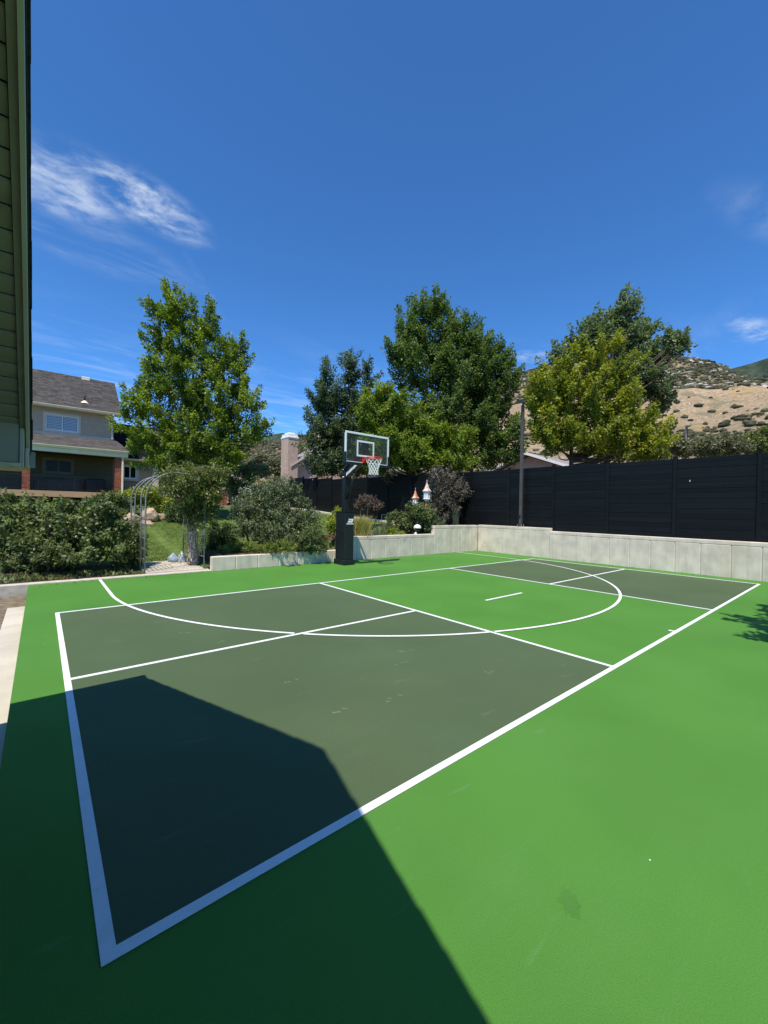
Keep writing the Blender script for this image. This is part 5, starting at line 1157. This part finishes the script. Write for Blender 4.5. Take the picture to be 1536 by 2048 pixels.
tag(m.build('branches', M['bark'], vt, smooth=True), kind='stuff')
# two containers at the foot of the vine
jug = MB(); jz = terr(2.86, 10.7)-.01
jug.lathe((2.86, 10.66, jz), [(.085, 0), (.105, .02), (.108, .16), (.10, .20), (.06, .26), (.028, .285), (.028, .31)], 14)
j = jug.build('plastic_jug', M['jug'], smooth=True, org=(2.86, 10.66, jz)); tag(j, 'white plastic jug on the grass at the foot of the vine trunk', 'jug')
cp = MB(); cp.lathe((2.86, 10.66, jz+.312), [(.03, 0), (.032, .03), (.02, .034)], 10); cp.build('cap', M['jug'], j)
hd = MB(); hd.tube([(2.79, 10.60, jz+.17), (2.755, 10.57, jz+.2), (2.77, 10.58, jz+.255), (2.82, 10.62, jz+.265)], .012, 6); hd.build('handle', M['jug'], j, smooth=True)
bgm = bmesh.new(); bmesh.ops.create_icosphere(bgm, subdivisions=3, radius=.14)
for v in bgm.verts:
    n_ = mnoise.noise(v.co*9)*.03+mnoise.noise(v.co*22)*.012; v.co += v.normal*n_; v.co.z = max(v.co.z*1.05, -.10)+.10
    if v.co.z > .2: v.co.x *= .55; v.co.y *= .55; v.co.z += .03
me = bpy.data.meshes.new('plastic_bag'); bgm.to_mesh(me); bgm.free(); me.materials.append(M['bag']); me.shade_smooth()
o = bpy.data.objects.new('plastic_bag', me); COL.objects.link(o); o.location = (2.68, 10.82, terr(2.68, 10.82)); ORG[o.name] = o.location.copy(); tag(o, 'blue-grey plastic bag on the grass left of the white jug', 'bag')

# ------------------------------------------------------------------ boulders
def boulder(x, y, z, sx, sy, sz, seed, label):
    b = bmesh.new(); bmesh.ops.create_icosphere(b, subdivisions=4, radius=1)
    for v in b.verts:
        n_ = v.co.copy(); k = 1+.22*mnoise.noise(n_*1.3+Vector((seed, 0, 0)))+.08*mnoise.noise(n_*3.5+Vector((0, seed, 0)))
        c = Vector([math.copysign(abs(q)**.75, q) for q in n_])*k
        for d in ((.6, .3, .7), (-.5, .6, .6), (.1, -.8, .5)):
            dn = Vector(d).normalized(); t = c.dot(dn)-.82
            if t > 0: c -= dn*t*.85
        v.co = Vector((c.x*sx, c.y*sy, c.z*sz))
    me = bpy.data.meshes.new('boulder'); b.to_mesh(me); b.free(); me.materials.append(M['boulder'])
    o = bpy.data.objects.new('boulder', me); COL.objects.link(o); o.location = (x, y, z); o.rotation_euler = (0, 0, seed*1.3); ORG[o.name] = o.location.copy()
    return tag(o, label, 'boulder', 'sandstone boulders on the bank behind the arch')
boulder(3.5, 18.6, 1.22, .42, .34, .30, 1, 'largest orange-tinged boulder, highest on the bank behind the arch')
boulder(3.15, 17.9, .86, .34, .28, .17, 2, 'small flat boulder lowest right on the bank behind the arch')
boulder(2.72, 18.0, 1.08, .36, .30, .24, 3, 'rounded boulder in the middle of the bank behind the arch rails')
boulder(2.42, 17.6, .72, .62, .42, .20, 4, 'long flat pale boulder at the left end of the bank by the big shrub')
boulder(4.0, 18.9, 1.12, .24, .2, .18, 5, 'smallest boulder right of the largest one on the bank')
shrub('yellow-green bush on top of the boulder bank seen through the arch', 'bush', [(3.6, 20.2, 2.0, .75, .45), (2.9, 20.3, 1.8, .55, .45), (4.3, 20.0, 1.7, .5, .4)], 190, 36, 0.10, .3, .16, L['yellow'], 81, stems=8)
shrub('dark green bush right of the boulders seen through the arch', 'bush', [(4.6, 18.2, 1.2, .55, .42), (5.0, 18.6, 1.4, .6, .5)], 170, 36, 0.09, .28, .15, L['hedge'], 82, stems=8)
shrub('olive bush left of the boulders below the brick column', 'bush', [(2.3, 19.5, 1.6, .55, .55), (1.7, 19.8, 1.5, .6, .5)], 170, 36, 0.10, .3, .15, L['shrub'], 83, stems=8)

# ------------------------------------------------------------------ birdhouses, light, trellis, bin, cover, pillar
def birdhouse(label, x, y, z0, zb, roof_h, s, mat_roof, seed):
    t = thing('birdhouse', label, 'birdhouse', (x, y, z0), 'birdhouses on posts by the fence')
    m = MB(); m.lathe((x, y, z0-.1), [(.065, 0), (.065, zb-z0+.02)], 12); m.build('post', M['red_post'], t, smooth=False)
    m = MB(); m.lathe((x, y, zb-.10), [(.075, 0), (.11, .06), (.12, .098)], 10); m.build('collar', M['white_paint'], t)
    def hexa(r0, z0_, r1, z1_, nm, mt, n=6):
        q = MB(); q.lathe((x, y, 0), [(r0, z0_), (r1, z1_)], n); return q.build(nm, mt, t)
    b = hexa(s, zb, s, zb+.34*s/.16, 'box', M['white_paint']); zt_ = zb+.34*s/.16
    hexa(s*1.22, zb-.012, s*1.22, zb-.001, 'floor', M['white_paint'])
    q = MB(); zz = zt_+.001
    q.lathe((x, y, zz), [(s*1.38, 0), (s*1.36, .02), (s*.86, roof_h*.24), (s*.48, roof_h*.55), (s*.18, roof_h*.86), (.008, roof_h)], 6); rf_ = q.build('roof', mat_roof, t)
    q = MB(); q.lathe((x, y, zz+roof_h), [(.01, 0), (.016, .02), (.004, .09)], 8); q.build('finial', mat_roof, rf_)
    for k in range(6):
        a = rad(60*k+30); ap = s*.866; cx, cy = x+ap*math.cos(a), y+ap*math.sin(a); zc = zb+.19*s/.16
        q = MB(); q.tube([(cx-.004*math.cos(a), cy-.004*math.sin(a), zc), (cx+.004*math.cos(a), cy+.004*math.sin(a), zc)], .024, 10); q.build('entrance', M['dark_hole'], b)
        q = MB(); q.tube([(cx, cy, zc-.05), (cx+.05*math.cos(a), cy+.05*math.sin(a), zc-.05)], .006, 6); q.build('perch', M['white_paint'], b)
    return t
M['copper_pale'] = material('weathered_copper_roof', (0.58, 0.36, 0.27), 0.5, 0.2, 16, 0.1, 30, 0.4, 0.1, layers=(((0.80, 0.76, 0.70), 11, (1, 1, 1), 0.45, 0.6, 0.8),))
birdhouse('taller white birdhouse with pale coppery pointed roof on a terracotta post', 12.2, 10.27, 0.95, 2.15, 0.42, .145, M['copper_pale'], 1)
birdhouse('shorter white birdhouse with orange copper roof half hidden by the round bush', 12.2, 10.95, 1.0, 1.90, 0.38, .13, M['copper'], 2)
gl = thing('garden_light', 'white dome garden light on a short stem beside the round bush', 'garden light', (10.85, 9.42, .72))
m = MB(); m.lathe((10.85, 9.42, .70), [(.02, 0), (.02, .30)], 8); m.build('stem', M['black_metal'], gl)
m = MB(); m.lathe((10.85, 9.42, .98), [(.145, 0), (.15, .015), (.135, .07), (.095, .115), (.04, .14), (.005, .147)], 18); m.build('dome', M['white_paint'], gl, smooth=True)
gl = thing('garden_light', 'small pale stub light low on the mulch below the white dome', 'garden light', (10.72, 9.38, .70))
m = MB(); m.lathe((10.72, 9.38, .70), [(.05, 0), (.06, .05), (.05, .1), (.02, .13)], 12); m.build('dome', M['jug'], gl, smooth=True)
tr = thing('trellis', 'green metal obelisk trellis behind the cream roses', 'trellis', (11.0, 11.3, terr(11, 11.3)))
zt = terr(11, 11.3)
for dx in (-.22, .22):
    for dy in (-.18, .18): tube('upright', M['green_metal'], tr, [(11+dx, 11.3+dy, zt-.05), (11+dx, 11.3+dy, zt+.75)], .011, 6)
for z in (.35, .75):
    for dy in (-.18, .18): tube('bar', M['green_metal'], tr, [(10.78, 11.3+dy, zt+z), (11.22, 11.3+dy, zt+z)], .010, 6)
    for dx in (-.22, .22): tube('bar', M['green_metal'], tr, [(11+dx, 11.12, zt+z), (11+dx, 11.48, zt+z)], .010, 6)
# wheelie bin, brick pillar on a pale pad
bx, by = 11.2, 29.6; bz = terr(bx, by)+.06
m = MB(); m.box(9.7, 12.2, 29.0, 30.6, bz-.3, bz); tag(m.build('concrete_pad', M['path_concrete']), kind='structure')
bn = thing('wheelie_bin', 'black wheeled rubbish bin beside the brick pillar', 'bin', (bx, by, bz))
def taper(name, mat, parent, x0, x1, y0, y1, z0, z1, gx, gy):
    q = MB(); q.add([(x0+gx, y0+gy, z0), (x1-gx, y0+gy, z0), (x1-gx, y1-gy, z0), (x0+gx, y1-gy, z0), (x0, y0, z1), (x1, y0, z1), (x1, y1, z1), (x0, y1, z1)],
        [(3, 2, 1, 0), (4, 5, 6, 7), (0, 1, 5, 4), (1, 2, 6, 5), (2, 3, 7, 6), (3, 0, 4, 7)]); return q.build(name, mat, parent)
taper('body', M['bin'], bn, bx-.42, bx+.42, by-.4, by+.4, bz+.06, bz+1.08, .08, .08)
taper('lid', M['bin'], bn, bx-.46, bx+.46, by-.46, by+.44, bz+1.082, bz+1.17, -.0, -.0)
tube('handle', M['bin'], bn, [(bx-.35, by+.48, bz+1.0), (bx+.35, by+.48, bz+1.0)], .025)
for s in (-1, 1): tube('wheel', M['black_metal'], bn, [(bx+s*.36, by+.36, bz+.12), (bx+s*.43, by+.36, bz+.12)], .12, 14)
pl = thing('brick_pillar', 'short red brick pillar with a pale cap beside the black bin', 'pillar', (10.35, 29.7, bz))
brick_column(pl, 10.35, 29.7, bz, bz+.85, .42)
box('cap', M['terracotta'], pl, 10.10, 10.60, 29.45, 29.95, bz+.852, bz+1.02, .02)
cz = terr(12.4, 25.4)
cover('covered_furniture', 'black rounded cover glimpsed over the top of the large grey-green bush', 11.6, 13.3, 24.8, 26.3, cz, cz+1.75, M['black_pad'], 7, 'cover')
pt_ = thing('planter', 'low terracotta planter trough behind the large grey-green bush', 'planter', (9.9, 19.0, terr(9.9, 19)))
taper('trough', M['terracotta'], pt_, 9.3, 10.5, 18.8, 19.2, terr(9.9, 19)-.02, terr(9.9, 19)+.24, .06, .05)
box('soil', M['mulch'], pt_, 9.36, 10.44, 18.86, 19.14, terr(9.9, 19)+.20, terr(9.9, 19)+.25)
